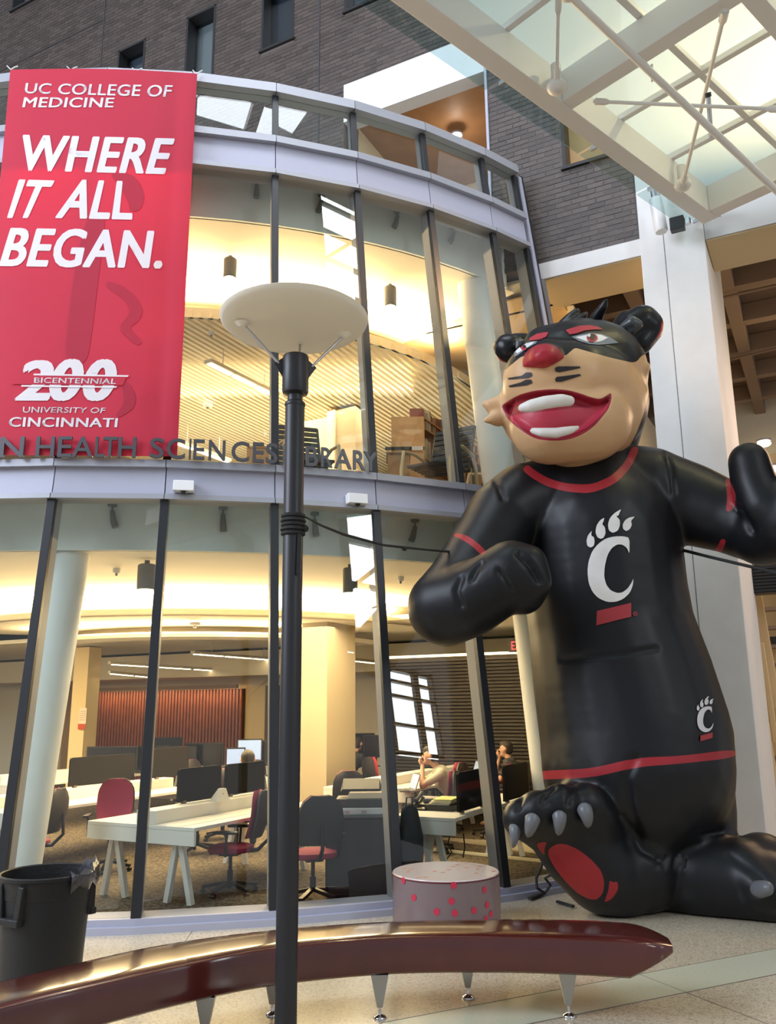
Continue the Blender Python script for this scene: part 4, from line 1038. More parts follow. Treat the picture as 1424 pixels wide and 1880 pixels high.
TANP = [(870, 690), (924, 682), (945, 664), (960, 652), (1036, 654), (1043, 649), (1055, 638), (1068, 642), (1093, 649), (1118, 656), (1135, 660), (1166, 667), (1180, 650), (1200, 652), (1200, 690), (1191, 720), (1181, 760), (1170, 790), (1158, 815), (1130, 860), (1080, 890), (1000, 890), (940, 870), (925, 810), (870, 800)]
MOUTH = [(920, 745), (934, 735), (952, 725), (980, 717), (1014, 714), (1042, 716), (1065, 722), (1083, 729), (1101, 733), (1114, 726), (1122, 720), (1122, 736), (1116, 752), (1104, 767), (1094, 779), (1081, 790), (1066, 799), (1048, 806), (1028, 809), (1008, 809), (990, 807), (980, 804), (966, 797), (952, 787), (941, 778), (933, 770), (925, 757)]
LIPS = [(934, 765), (955, 760), (985, 757), (1030, 752), (1060, 748), (1085, 748), (1104, 742), (1118, 738), (1112, 752), (1100, 766), (1080, 784), (1050, 797), (1008, 800), (980, 796), (955, 784), (940, 774)]
NOSE = [(959, 674), (959, 660), (965, 647), (975, 638), (988, 632), (1003, 630), (1018, 634), (1028, 642), (1034, 652), (1036, 657), (1020, 667), (1000, 677), (980, 675)]
def head_post(me):
    v = getco(me); p, d = pxs(v); no = getno(me); dirs = (v-C0); dirs /= np.linalg.norm(dirs, axis=1)[:, None]; face = -(dirs*no).sum(1)
    sm_ = px_sdf(p, MOUTH); front = (face > 0) & (v[:, 1] < 8.6)
    push = np.where(front, np.clip(sm_/16, 0, 1), 0); push = push*push*(3-2*push)
    v = v + dirs*push[:, None]*.16
    # puffed upper muzzle, nose bulge
    sn = px_sdf(p, NOSE); v = v - dirs*np.where(front, np.clip((sn)/14, 0, 1)**.5*.10, 0)[:, None]
    me.vertices.foreach_set('co', v.astype(np.float32).ravel()); me.update()
    t = px_sdf(p, TANP)
    attr(me, 'tan', np.where((v[:, 1] < 8.92) & (face > -.4), t, -9)); attr(me, 'mouth', np.where(front, sm_, -9)); attr(me, 'tongue', np.where(front, px_sdf(p, LIPS), -9)); attr(me, 'nose', np.where(front, sn, -9))
M_head = seam_mat('head_nylon', BLK, [('tan', TAN), ('mouth', (.27, .016, .03)), ('tongue', (.47, .045, .075)), ('nose', (.36, .02, .035))], .38)
head = blob('head', head_ch, .021, M_head, cat_, smooth=12, post=head_post)
v = getco(head.data)+np.array(cat_.location); headBV = BVHTree.FromPolygons([tuple(x) for x in v], [tuple(p.vertices) for p in head.data.polygons])
M_tooth = seam_mat('white_tooth_nylon', (.74, .71, .68), [], .4)
blob('teeth', [chain((958, 749, 7.72, 8), (975, 745, 7.68, 12), (1000, 739, 7.66, 12.5), (1030, 735, 7.68, 12), (1045, 736, 7.7, 10))], .016, M_tooth, cat_, smooth=4)
blob('teeth', [chain((978, 791, 7.78, 6), (995, 794, 7.75, 9), (1020, 795, 7.75, 10), (1045, 790, 7.77, 8), (1060, 785, 7.8, 4))], .014, M_tooth, cat_, smooth=4)
M_bp = mat('black_print', (.015, .012, .013), .5)
for q in ([(1018, 676), (1022, 673), (1064, 673), (1065, 676), (1026, 684), (1019, 682)], [(1018, 696), (1022, 692), (1064, 687), (1066, 690), (1030, 701), (1020, 701)],
          [(933, 694), (958, 690), (966, 684), (975, 684), (977, 690), (970, 694), (934, 697)], [(934, 708), (956, 702), (966, 697), (975, 697), (977, 703), (968, 707), (936, 711)]):
    poly_decal('whisker_mark', q, M_bp, headBV, cat_, off=.008, L=6)
M_eb = mat('brow_red', (.42, .025, .045), .5); M_ew = mat('eye_white', (.80, .80, .82), .4); M_eg2 = mat('eye_outline', (.20, .22, .26), .5)
for q in ([(1038, 607), (1050, 603), (1064, 599), (1082, 598), (1098, 601), (1106, 606), (1090, 606), (1072, 608), (1058, 613), (1045, 615)], [(972, 622), (985, 614), (1000, 611), (1007, 611), (1003, 619), (990, 625), (973, 626)]):
    poly_decal('brow', q, M_eb, headBV, cat_, off=.008, L=6)
def eye(out, white, iris, pup, gl):
    poly_decal('eye_outline', out, M_eg2, headBV, cat_, off=.006, L=6); poly_decal('eye_white', white, M_ew, headBV, cat_, off=.009, L=6)
    for (cx_, cy_, r, ry), m_, o_ in ((iris, M_eb, .012), (pup, M_bp, .015), (gl, M_ew, .018)):
        poly_decal('iris' if m_ is M_eb else 'pupil' if m_ is M_bp else 'eye_glint', [(cx_+r*math.cos(t), cy_+ry*math.sin(t)) for t in np.linspace(0, 6.283, 15)[:-1]], m_, headBV, cat_, off=o_, L=5)
eye([(1049, 619), (1064, 615), (1082, 612), (1100, 613), (1118, 619), (1135, 630), (1118, 632), (1098, 634), (1080, 632), (1062, 627)], [(1056, 620), (1070, 617), (1085, 614), (1103, 616), (1115, 621), (1104, 627), (1090, 630), (1075, 628)], (1086, 622, 10, 8), (1086, 620, 5.5, 5.5), (1080, 618, 2.5, 3))
eye([(944, 648), (955, 636), (972, 629), (986, 627), (984, 631), (968, 640), (952, 652), (945, 655)], [(947, 646), (957, 636), (970, 631), (982, 628), (976, 634), (962, 643), (950, 650)], (962, 640, 5, 5), (963, 638, 3, 3), (968, 634, 2, 1.6))
# ears and horn tufts
def ear_post(rim):
    def f(me):
        v = getco(me); p, d = pxs(v); attr(me, 'red', px_sdf(p, rim))
    return f
M_ear = seam_mat('ear_nylon', BLK, [('red', REDV)], .3)
blob('ear', [chain((1150, 622, 8.95, 22), (1163, 600, 8.95, 30), (1178, 592, 8.95, 32), (1188, 598, 8.95, 29), (1192, 606, 8.95, 24), (1175, 630, 8.95, 22)), chain((1130, 608, 9.0, 14), (1148, 588, 9.0, 18))], .02, M_ear, cat_, smooth=5, post=ear_post([(1214, 588), (1222, 590), (1222, 606), (1208, 622), (1204, 620), (1212, 606)]))
blob('ear', [chain((945, 645, 8.9, 24), (934, 640, 8.9, 27), (930, 638, 8.9, 25)), chain((945, 630, 8.9, 18), (962, 625, 8.9, 14))], .02, M_ear, cat_, smooth=5, post=ear_post([(904, 646), (915, 656), (932, 668), (928, 672), (910, 664), (900, 650)]))
earBV = None
M_in = mat('inner_ear', (.055, .06, .065), .3)
blob('inner_ear', [chain((1143, 600, 8.72, 7), (1160, 592, 8.66, 12), (1170, 596, 8.66, 10), (1160, 606, 8.7, 9))], .014, M_in, cat_, smooth=3)
blob('inner_ear', [chain((952, 630, 8.62, 7), (960, 628, 8.6, 6), (950, 638, 8.62, 5))], .014, M_in, cat_, smooth=3)
blob('head_tuft', [chain((1090, 595, 9.0, 16), (1096, 580, 8.9, 11), (1107, 563, 8.8, 8), (1112, 552, 8.75, 4.5))], .018, M_ear, cat_, smooth=4, post=ear_post([(0, 0), (1, 0), (0, 1)]))
blob('head_tuft', [chain((1035, 600, 9.05, 14), (1045, 585, 9.05, 10), (1058, 572, 9.05, 7)), chain((1050, 598, 9.0, 12), (1068, 583, 9.0, 8), (1076, 575, 9, 4))], .018, M_ear, cat_, smooth=4, post=ear_post([(0, 0), (1, 0), (0, 1)]))
# ================================================================== INTERIOR LIGHTS
for k in range(9):
    t = math.radians(-34+k*9.5)
    P = rpt(t, 5.25, 3.28); area('cove_light', P, P+np.array([math.sin(t)*.09, -math.cos(t)*.09, .8]), 1.0, .12, 175, WARM)
    if k > 0:
        P = rpt(t, 6.25, 7.60); area('cove_light', P, P+np.array([math.sin(t)*.4, -math.cos(t)*.4, .9]), 1.1, .15, 190, WARM)
area('reading_light', (-4.5, 12.2, 3.15), (-4.5, 12.2, 0), 4, 3, 420, (1, .74, .42))
area('reading_light', (-1.2, 12.6, 3.15), (-1.2, 12.6, 0), 3, 3, 340, (1, .74, .42))
area('reading_light', (-9.5, 16, 3.1), (-9.5, 16.5, 0), 4, 3, 450, (1, .70, .36))
area('upper_ceiling_fill', (-2.5, 16, 5.2), (-2.5, 16.2, 8), 6, 4, 260, (1, .76, .46))  # fill light added out of sight to brighten the slatted ceiling
area('upper_light', (-2, 15.5, 7.5), (-2, 15.0, 4.3), 5, 4, 700, (1, .76, .46))
# ================================================================== LIBRARY FITTINGS
def gl(name, a, b, z=0): return G(a, b, z)
# slanted round columns just inside the glass
def slant_col(px, py, zt, qx, qy, zb, off, r, name='column'):
    A = fastcone(px, py, off); B = fastcone(qx, qy, off)
    d = (A-B)/(A[2]-B[2]); top = B+d*(zt-B[2]); bot = B+d*(zb-B[2])
    MB().tube([bot, top], r, 28).build(name, M_col, kind='structure', smooth=True)
slant_col(131, 1010, 3.51, 36, 1590, .0, -.85, .20)
slant_col(868, 500, 7.9, 918, 870, 4.3, -.85, .25)
slant_col(968, 1120, 3.51, 1003, 1400, .0, -.85, .2)
# square pillars
def pillar(px0, px1, py, z, b, dpt, m, name='column'):
    a0 = gab(atB(px0, py, b))[0]; a1 = gab(atB(px1, py, b))[0]
    MB().gbox(a0, a1, b, b+dpt, 0, z).build(name, m, kind='structure')
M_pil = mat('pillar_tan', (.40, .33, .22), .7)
def pillar2(x0, x1, x2, b, z, m):
    a0 = gab(atB(x0, 1250, b))[0]; a1 = gab(atB(x1, 1250, b))[0]; b2 = gab(atP(x2, 1250, E1*a1, E1))[1]
    MB().gbox(a0, a1, b, b2, 0, z).build('column', m, kind='structure')
pillar2(553, 600, 652, 11.9, 3.24, M_pil); pillar2(134, 160, 183, 14.0, 3.24, mat('pillar_yellow', (.85, .66, .36), .7))
pillar(95, 118, 1300, 3.2, 16.5, .5, M_pil)
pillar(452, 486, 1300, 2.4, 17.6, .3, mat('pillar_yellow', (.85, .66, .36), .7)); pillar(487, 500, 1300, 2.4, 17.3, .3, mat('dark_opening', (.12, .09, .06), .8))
P = atB(151, 1322, 13.97); no_ = thing('notice', 'small paper notice with a red foot on the yellow pillar', 'notice', P)
MB().gbox(gab(P)[0]-.11, gab(P)[0]+.11, 13.97, 13.98, P[2]-.2, P[2]+.26).build('sheet', mat('paper', (.85, .76, .6), .8), no_)
MB().gbox(gab(P)[0]-.11, gab(P)[0]+.11, 13.96, 13.97, P[2]-.2, P[2]-.08).build('print', mat('red_ink', (.6, .09, .03), .7), no_)
for k in range(5): MB().gbox(gab(P)[0]-.08, gab(P)[0]+.08, 13.962, 13.97, P[2]+.0+k*.045, P[2]+.012+k*.045).build('print_line', mat('pink_ink', (.7, .4, .3), .8), no_)
# wood slat wall panel
a0, a1 = gab(atB(183, 1300, 18))[0], gab(atB(450, 1300, 18))[0]; zt = atB(300, 1268, 18)[2]
wp = empty('wall_slat_panel', G(a0, 18, 0), kind='structure')
MB().gbox(a0, a1, 17.92, 17.99, 0, zt).build('backing_panel', mat('dark_backing', (.06, .03, .02), .8), wp)
mb = MB(); a = a0
while a < a1: mb.gbox(a, a+.062, 17.86, 17.92, 0, zt); a += .105
mb.build('slats', mat('red_cedar_slat', (.26, .09, .045), .5, var=.15), wp, kind='stuff')
MB().gbox(a0-.1, a1+.1, 17.5, 17.56, zt, zt+.1).build('panel_valance', mat('valance_brown', (.35, .24, .14), .7), wp)
for k in range(5):
    a = a0+(k+.5)*(a1-a0)/5; area('wall_washer', G(a, 17.55, zt-.02), G(a, 17.95, zt-1.2), (a1-a0)/5.2, .12, 9, (1, .55, .25))
# dark louvred wall on the right
lw = empty('wall_louvred', G(-6, 14.4, 0), kind='structure')
MB().gbox(-7.6, -3.05, 14.46, 14.6, 0, 2.72).build('backing_panel', mat('louvre_backing', (.055, .040, .032), .8), lw)
mb = MB()
for k in range(44): mb.gbox(-7.6, -3.05, 14.40, 14.46, .08+k*.060, .08+k*.060+.040)
mb.build('slats', mat('louvre_brown', (.020, .015, .013), .6), lw, kind='stuff')
MB().gbox(-7.6, -3.05, 14.3, 14.36, 2.74, 2.78).build('light_strip', mat('strip_glow', (1, .8, .5), emit=(1, .74, .42), estr=5), lw)
area('louvre_washer', G(-5.3, 14.32, 2.72), G(-5.3, 14.42, 2.2), 4.4, .05, 4, WARM)
ex = thing('exit_sign', 'small black exit sign with glowing red letters near the ceiling behind the glass', 'exit sign', atB(949, 1185, 14.2))
P = atB(949, 1185, 14.2); ea, _ = gab(P)
MB().gbox(ea-.16, ea+.22, 14.2, 14.28, P[2]-.11, P[2]+.11).build('sign_box', M_black, ex)
V, F = text_mesh('EXIT'); V = np.array(V); w_, h_ = V[:, 0].max()-V[:, 0].min(), V[:, 1].max()
MB().add([G(ea-.10+(x-V[:, 0].min())/w_*.29, 14.19, P[2]-.07+y/h_*.14) for x, y, z in V], F).build('letters', mat('exit_red', (1, .05, .04), emit=(1, .05, .05), estr=4), ex)
# tables
def table(name_label, a0, a1, b0, b1, legs=True, group='white study tables', div=True, ht=.74):
    t = thing('study_table', name_label, 'table', G((a0+a1)/2, b0, 0), GROT, group)
    MB().gbox(a0, a1, b0, b1, ht-.035, ht).build('tabletop', M_table, t, bevel=.003)
    MB().gbox(a0, a1, b0, b0+.03, ht-.17, ht-.036).build('apron', M_table, t)
    MB().gbox(a0, a1, b1-.03, b1, ht-.17, ht-.036).build('apron', M_table, t)
    if div:
        c = (a0+a1)/2+.08
        MB().gbox(c-.14, c+.10, b0+.02, b1, ht+.001, ht+.13).build('divider_box', M_table, t, bevel=.004)
        MB().gbox(c+.105, c+.45, b0+.03, b1, ht+.001, ht+.003).build('surface_seam', mat('seam_grey', (.66, .64, .58), .5), t)
    for b, s in ((b0+.12, 1), (b1-.12, -1)):
        for a in (a0+.28, a1-.28):
            for da in (-1, 1):
                MB().bar(G(a+da*.03, b, ht-.17), G(a+da*.15, b+.03*s, 0.012), .055, .055, up=E2).build('leg', M_table, t)
    return t
table('nearest white study table, seen end-on behind the trash can with splayed legs', -7.02, -5.62, 6.80, 9.1)
table('white study table in the second row behind the nearest table', -9.75, -8.32, 6.9, 10.2)
table('white study table with papers and a phone right of the printer cabinet', -4.32, -3.60, 8.42, 11.0, div=False)
table('white desk where the man in the beige shirt leans', -6.75, -5.35, 11.0, 13.2)
table('white desk far back under the louvred wall by the man in black', -6.7, -5.3, 13.3, 14.25)
table('far white desk in front of the wooden slat wall', -12.6, -11.2, 9.5, 14.5)
table('far white desk left of the tan pillar', -9.6, -8.3, 11.8, 13.4)
# privacy screens standing on the desk dividers
M_scr = mat('charcoal_screen', (.012, .011, .010), .9, spec=.1, bump=.1, bscale=200); M_scrE = mat('screen_edge', (.16, .11, .08), .6)
def screen(label, p, q, zb, b_h, group='dark privacy screens'):
    A, B = atZ(*p, zb), atZ(*q, zb); a = (gab(A)[0]+gab(B)[0])/2; b0, b1 = gab(A)[1], gab(B)[1]
    t = thing('privacy_screen', label, 'screen', G(a, b0, zb), 0, group)
    n = 5; r = .04; pts = []
    for cx_, cz, s in ((b1-r, zb+b_h-r, 0), (b0+r, zb+b_h-r, 1)):
        for k in range(n+1): th = math.pi/2*(s+k/n); pts.append((cx_+r*math.cos(th), cz+r*math.sin(th)))
    pts += [(b0, zb+.02), (b1, zb+.02)]
    vs = [G(a-.015, b, z) for b, z in pts]+[G(a+.015, b, z) for b, z in pts]; k = len(pts)
    MB().add(vs, [tuple(range(k)), tuple(range(2*k-1, k-1, -1))]+[(i, (i+1) % k, (i+1) % k+k, i+k) for i in range(k)]).build('panel', M_scr, t)
    MB().bar(G(a, b0+.1, zb-.0), G(a, b0+.1, zb+.03), .04, .05, up=E2).bar(G(a, b1-.1, zb), G(a, b1-.1, zb+.03), .04, .05, up=E2).build('foot', M_scrE, t)
    return t
screen('dark screen with rounded corners left of the white tent card', (325, 1477), (403, 1465), .87, .36)
screen('dark screen with rounded corners right of the white tent card', (412, 1464), (484, 1453), .87, .36)
screen('wide dark screen on the second table below the yellow pillar', (134, 1448), (236, 1434), .87, .38)
screen('dark screen behind the second table, left of the third mullion', (286, 1432), (336, 1424), .9, .42)
screen('dark screen on the papers table right of the phone', (843, 1495), (889, 1480), .745, .42)
screen('dark screen in front of the man in black', (926, 1475), (968, 1462), .745, .42)
P = atZ(406, 1470, .87); tc2 = thing('tent_card', 'white folded tent card with a small round emblem between two dark screens', 'card', P)
a_, b_ = gab(P)
MB().hexa([G(a_+.04, b_-.10, .87), G(a_+.08, b_+.05, .87), G(a_-.06, b_+.05, .87), G(a_-.09, b_-.1, .87), G(a_+.02, b_-.02, 1.0), G(a_+.03, b_+.04, 1.0), G(a_-.01, b_+.04, 1.0), G(a_-.03, b_-.02, 1.0)]).build('card', mat('white_card', (.85, .78, .66), .7), tc2)
Q = atZ(409, 1458, .94); MB().ball(Q, .015, 5).build('emblem', mat('brown_print', (.3, .12, .06), .6), tc2)
# ---- task chairs
M_shell = mat('dark_chair_shell', (.030, .026, .030), .6)
def make_chair(label, m, group):
    t = thing('task_chair', label, 'chair', (0, 0, 0), 0, group)
    mb = MB(); n = 20
    pts = [(math.copysign(abs(math.cos(a))**.7, math.cos(a))*.245, math.copysign(abs(math.sin(a))**.7, math.sin(a))*.235) for a in [2*math.pi*k/n for k in range(n)]]
    vs = []; 
    for s, z in ((.75, .435), (.97, .45), (1, .475), (.97, .50), (.7, .515)): vs += [(x*s, y*s, z) for x, y in pts]
    fs = [tuple(reversed(range(n))), tuple(range(4*n, 5*n))]
    for i in range(4):
        for k in range(n): fs.append((i*n+k, i*n+(k+1) % n, (i+1)*n+(k+1) % n, (i+1)*n+k))
    mb.add(vs, fs).build('seat', m, t, smooth=True)
    vs = []; fs = []; nv, nu = 9, 8
    for layer in (0, 1):
        for j in range(nv):
            v = j/(nv-1); z = .60+v*.50; w = .225*math.sqrt(max(.02, 1-(abs(v-.42)/.62)**3.2)); 
            for i in range(nu):
                u = i/(nu-1)*2-1; y = -.27-.04*math.sin(v*3)-.06*(v-.3)+.05*u*u + (.0 if layer == 0 else -.05*(1-u*u*.8)*math.sin(min(1, v*4+.2)*1.57)*math.sin(min(1, (1-v)*4+.2)*1.57)); vs.append((w*u, y, z))
    N1 = nv*nu
    for j in range(nv-1):
        for i in range(nu-1):
            a = j*nu+i; fs += [(a, a+1, a+nu+1, a+nu), (a+N1, a+N1+nu, a+N1+nu+1, a+N1+1)]
    ed = list(range(nu))+[(j+1)*nu+nu-1 for j in range(nv-1)]+[N1-2-i for i in range(nu-1)]+[(nv-2-j)*nu for j in range(nv-2)]
    for a, b in zip(ed, ed[1:]+ed[:1]): fs.append((a, b, b+N1, a+N1))
    MB().add(vs, fs).build('backrest', m, t, smooth=True)
    sh = [(x*1.04, y-.062, z) for x, y, z in vs[:N1]]+[(x*1.04, y-.085, z) for x, y, z in vs[:N1]]
    MB().add(sh, fs).build('back_shell', M_shell, t, smooth=True)
    MB().tube([(0, -.10, .44), (0, -.30, .46), (0, -.42, .58), (0, -.40, .82)], [.022, .022, .02, .016], 8).build('back_stem', M_black, t, smooth=True)
    MB().tube([(0, 0, .10), (0, 0, .25), (0, 0, .251), (0, 0, .44)], [.032, .032, .02, .02], 12).box(-.09, .09, -.1, .1, .405, .437).build('column', M_black, t, smooth=True)
    for s in (-1, 1):
        ar = MB().tube([(s*.13, 0, .425), (s*.27, -.02, .43), (s*.28, -.03, .66)], [.014, .014, .014], 8).build('armrest', M_black, t, smooth=True)
        MB().box(s*.28-.035, s*.28+.035, -.15, .12, .66, .69).build('arm_pad', M_black, ar, bevel=.01)
    for k in range(5):
        a = 2*math.pi*k/5+.3; d = (math.cos(a), math.sin(a))
        lg = MB().bar((d[0]*.02, d[1]*.02, .12), (d[0]*.30, d[1]*.30, .07), .045, .035).build('leg', M_black, t)
        MB().tube([(d[0]*.29-d[1]*.022, d[1]*.29+d[0]*.022, .026), (d[0]*.29+d[1]*.022, d[1]*.29-d[0]*.022, .026)], .026, 10).build('caster', M_black, lg)
    return t
FZ = .012
def fz(P): return (P[0], P[1], FZ)
ch0 = make_chair('magenta task chair pulled up to the nearest white table, seen side-on', M_mag, 'magenta task chairs')
ch0.location = fz(atZ(421, 1643, 0)); ch0.rotation_euler = (0, 0, math.radians(84)); ch0.scale = (.95, .95, .92)
for (x, y, z, rz, lab) in [
 (212, 1477, .72, 188, 'magenta task chair with its round back cushion facing the glass, left of the second mullion'),
 (103, 1486, .80, 86, 'magenta and grey task chair side-on above the trash can'),
 (588, 1505, .80, 18, 'dark magenta task chair seen from behind, just right of the lamp post'),
 (640, 1458, .72, 10, 'magenta task chair behind the printer cabinet'),
 (832, 1426, .95, 75, 'dark red task chair at the back of the man in the beige shirt'),
 (845, 1402, 1.0, 60, 'dark red task chair beyond the man in the beige shirt'),
 (936, 1412, .95, 70, 'dark red task chair carrying the man in black'),
 (372, 1432, .95, 20, 'dark red task chair left above the screen pair'),
 (398, 1420, .95, -10, 'dark red task chair right behind the left dark screen'),
 (350, 1402, .95, 60, 'small bright red task chair in the far rows'),
 (464, 1403, .95, 20, 'small dark red task chair behind the head with black hair'),
 (679, 1398, .95, -60, 'bright red task chair beside the person in the striped jacket'),
 (962, 1402, 1.0, 80, 'dark red task chair partly hidden by the inflatable')]:
    P = atZ(x, y, z); r = math.radians(rz); f = np.array([-math.sin(r), math.cos(r), 0]); Q = P+f*.30
    c = dup(ch0, fz(Q), r, lab, 'magenta task chairs')
    if 'bright red' in lab:
        for k in kids(c):
            if k.name.startswith(('seat', 'backrest')): k.data = k.data.copy(); k.data.materials[0] = M_redfab
# ---- people
def person(label, P, rz, shirt, trousers, hair, pose='chin', lean=.25, short=True):
    t = thing('person', label, 'person', (0, 0, 0), 0)
    L = lean; hp = (0, -.02, .52); ch = (0, L*.55, .84); nk = (0, L*.8, 1.03); hd = (0, L*.95+.03, 1.17)
    legs = []
    for s in (-1, 1): legs.append([(s*.09, -.02, .55, .085), (s*.11, .40, .54, .065), (s*.11, .43, .52, .06), (s*.12, .40, .30, .048), (s*.12, .38, .10, .038), (s*.12, .46, .05, .04), (s*.12, .54, .04, .032)])
    torso = [(*hp, .125), (0, L*.2, .68, .125), (*ch, .135), (0, L*.66, .93, .11)]
    sh = [[(-.16, L*.66, .94, .065), (.16, L*.66, .94, .065)]]
    arms = []; sl = []
    for s in (-1, 1):
        S_ = (s*.18, L*.66, .93)
        if pose == 'chin' or (pose == 'one' and s == 1): E_ = (s*.20, L*.66+.26, .78); Hn = (s*.06, hd[1]+.10, 1.05)
        else: E_ = (s*.23, L*.66+.12, .72); Hn = (s*.14, L*.66+.36, .77)
        arms.append([(*S_, .052), (*E_, .042), (*[(a+b)/2 for a, b in zip(E_, Hn)], .036), (*Hn, .028), (Hn[0]*.8, Hn[1]+.03, Hn[2]+.05, .03)])
        for k in range(4): arms.append([(Hn[0]+(-.024+.016*k), Hn[1]+.03, Hn[2]+.04, .014), (Hn[0]+(-.026+.017*k), Hn[1]+.035, Hn[2]+.11-.008*abs(k-1), .009)])
        arms.append([(Hn[0]-s*.01, Hn[1]+.0, Hn[2]+.03, .014), (Hn[0]-s*.04, Hn[1]+.02, Hn[2]+.07, .010)])
        mid = tuple(a*.35+b*.65 for a, b in zip(S_, E_)) if short else tuple(a*.1+b*.9 for a, b in zip(E_, Hn))
        sl.append([(*S_, .066), (*(mid if short else E_), .060)] + ([] if short else [(*mid, .046)]))
    head = [[(*nk, .05), (hd[0], hd[1]-.01, hd[2]-.06, .052)], [(hd[0], hd[1], hd[2], .088), (hd[0], hd[1]-.015, hd[2]+.025, .092)], [(hd[0], hd[1]+.03, hd[2]-.07, .052), (hd[0], hd[1]+.045, hd[2]-.085, .04)],
            [(hd[0], hd[1]+.085, hd[2]+.0, .016), (hd[0], hd[1]+.105, hd[2]-.02, .014)], [(-.088, hd[1]-.01, hd[2]-.01, .02), (-.09, hd[1]-.012, hd[2]+.01, .018)], [(.088, hd[1]-.01, hd[2]-.01, .02), (.09, hd[1]-.012, hd[2]+.01, .018)]]
    blob('body', [torso]+sh+legs+arms+head, .0125, M_skin, t, smooth=3)
    blob('shirt', [[(x, y, z, r+.012) for x, y, z, r in torso]]+[[(x, y, z, r+.012) for x, y, z, r in sh[0]]]+sl, .016, shirt, t, smooth=3)
    blob('trousers', [[(x, y, z, r+.010) for x, y, z, r in l[:5]] for l in legs]+[[(*hp, .137), (0, 0, .60, .134)]], .016, trousers, t, smooth=3)
    hr = [[(0, hd[1]-.03, hd[2]+.035, .096), (0, hd[1]-.045, hd[2]-.01, .085)], [(0, hd[1]+.02, hd[2]+.07, .065)]]
    hr[1].append((0, hd[1]+.03, hd[2]+.075, .06))
    blob('hair', hr, .016, hair, t, smooth=2)
    for s in (-1, 1):
        MB().ball((s*.032, hd[1]+.083, hd[2]+.012), .010, 5).build('eye', M_black, t); MB().bar((s*.015, hd[1]+.088, hd[2]+.035), (s*.05, hd[1]+.078, hd[2]+.035), .006, .006).build('eyebrow', M_hair, t)
    MB().bar((-.022, hd[1]+.083, hd[2]-.055), (.022, hd[1]+.083, hd[2]-.055), .010, .008).build('mouth', mat('lip', (.45, .16, .13), .5), t)
    t.location = (P[0], P[1], FZ); t.rotation_euler = (0, 0, rz); return t
def head_at(x, y, Y_, rz, lean):  # seat centre that brings the crown of the head to this point
    P = atY(x, y, Y_); f = np.array([-math.sin(rz), math.cos(rz), 0]); return P - f*(lean*.95)
M_beige = mat('beige_tshirt', (.50, .47, .36), .85); M_denim = mat('dark_denim', (.03, .035, .05), .85); M_blk = mat('black_tshirt', (.022, .024, .03), .85)
p1 = person('person in beige t-shirt bent over a desk, hands at the face, wearing a dark watch', head_at(792, 1394, 12.4, math.radians(88), .42), math.radians(88), M_beige, M_denim, M_hair, 'chin', .42)
hd_ = wm(p1) @ Vector((.13, .42*.66+.31, .89)); MB().lathe([(.040, -.012), (.042, 0), (.040, .012)], tuple(hd_), 16).build('watch', M_black, p1)
# back print ring of the shirt
B0 = wm(p1) @ Vector((-.05, .16, .86))
person('person in black t-shirt resting chin on hand under the dark louvred wall', head_at(930, 1364, 14.1, math.radians(72), .12), math.radians(72), M_blk, M_denim, M_hair, 'one', .12)
person('person with short black hair, only the head showing above a dark screen', head_at(455, 1389, 11.9, math.radians(15), .15), math.radians(15), mat('grey_sweater', (.3, .29, .28), .9), M_denim, M_hair, 'desk', .15, False)
p4 = person('person in black jacket with white sleeve stripes beside a bright red chair', head_at(655, 1379, 16.6, math.radians(-40), .3), math.radians(-40), M_blk, M_denim, M_hair, 'desk', .3, False)
for s in (-1, 1): MB().bar(wm(p4) @ Vector((s*.20, .2, .98)), wm(p4) @ Vector((s*.27, .28, .78)), .02, .02).build('sleeve_stripe', M_white, p4)
# ---- printer cabinet
cabP = atZ(602, 1648, 0); cb = thing('cabinet', 'tall black cabinet close behind the glass carrying the printer', 'cabinet', cabP)
X0, X1, Y0, Y1 = -.66, .05, 9.02, 9.42
M_cab = mat('charcoal_laminate', (.022, .022, .026), .4)
MB().box(X0, X1, Y0, Y1, .04, .77).build('body', M_cab, cb, bevel=.006)
MB().box(X0-.01, X1+.02, Y0-.02, Y1+.01, .77, .79).build('cabinet_top', mat('cabinet_top_grey', (.12, .125, .13), .35), cb)
MB().box(X0+.02, X1-.02, Y0-.012, Y0-.001, .08, .75).build('door', mat('cabinet_door', (.03, .03, .035), .35), cb)
MB().box(X0+.03, X1-.03, Y0+.03, Y1-.03, .01, .04).build('plinth', M_black, cb)
pr = thing('printer', 'grey and white flatbed printer with tilted lid on the black cabinet', 'printer', (-.32, 9.2, .79))
MB().box(-.55, .02, 9.05, 9.40, .791, .86).build('printer_base', mat('printer_white', (.62, .63, .64), .4), pr, bevel=.01)
MB().box(-.56, .02, 9.06, 9.40, .86, .95).build('printer_body', mat('printer_grey', (.06, .062, .068), .4), pr, bevel=.012)
MB().hexa([(-.45, 9.07, 0.951), (0, 9.07, 0.951), (.0, 9.39, 0.951), (-.45, 9.39, 0.951), (-.42, 9.12, 1.0), (-.02, 9.12, 1.0), (-.02, 9.37, 1.03), (-.42, 9.37, 1.03)]).build('lid', mat('paper_tray', (.45, .36, .26), .6), pr)
MB().hexa([(-.52, 9.2, 1.005), (-.1, 9.2, 1.005), (-.1, 9.4, 1.05), (-.52, 9.4, 1.05), (-.5, 9.2, 1.03), (-.12, 9.2, 1.03), (-.12, 9.4, 1.12), (-.5, 9.4, 1.12)]).build('feeder', M_cab, pr)
for x in (-.47, -.30): MB().box(x, x+.05, 9.046, 9.051, .81, .835).build('label_plate', mat('light_grey_plate', (.4, .4, .4), .5), pr)
bx = thing('backpack', 'black rounded backpack slumped against the right side of the black cabinet', 'bag', (.2, 9.17, 0))
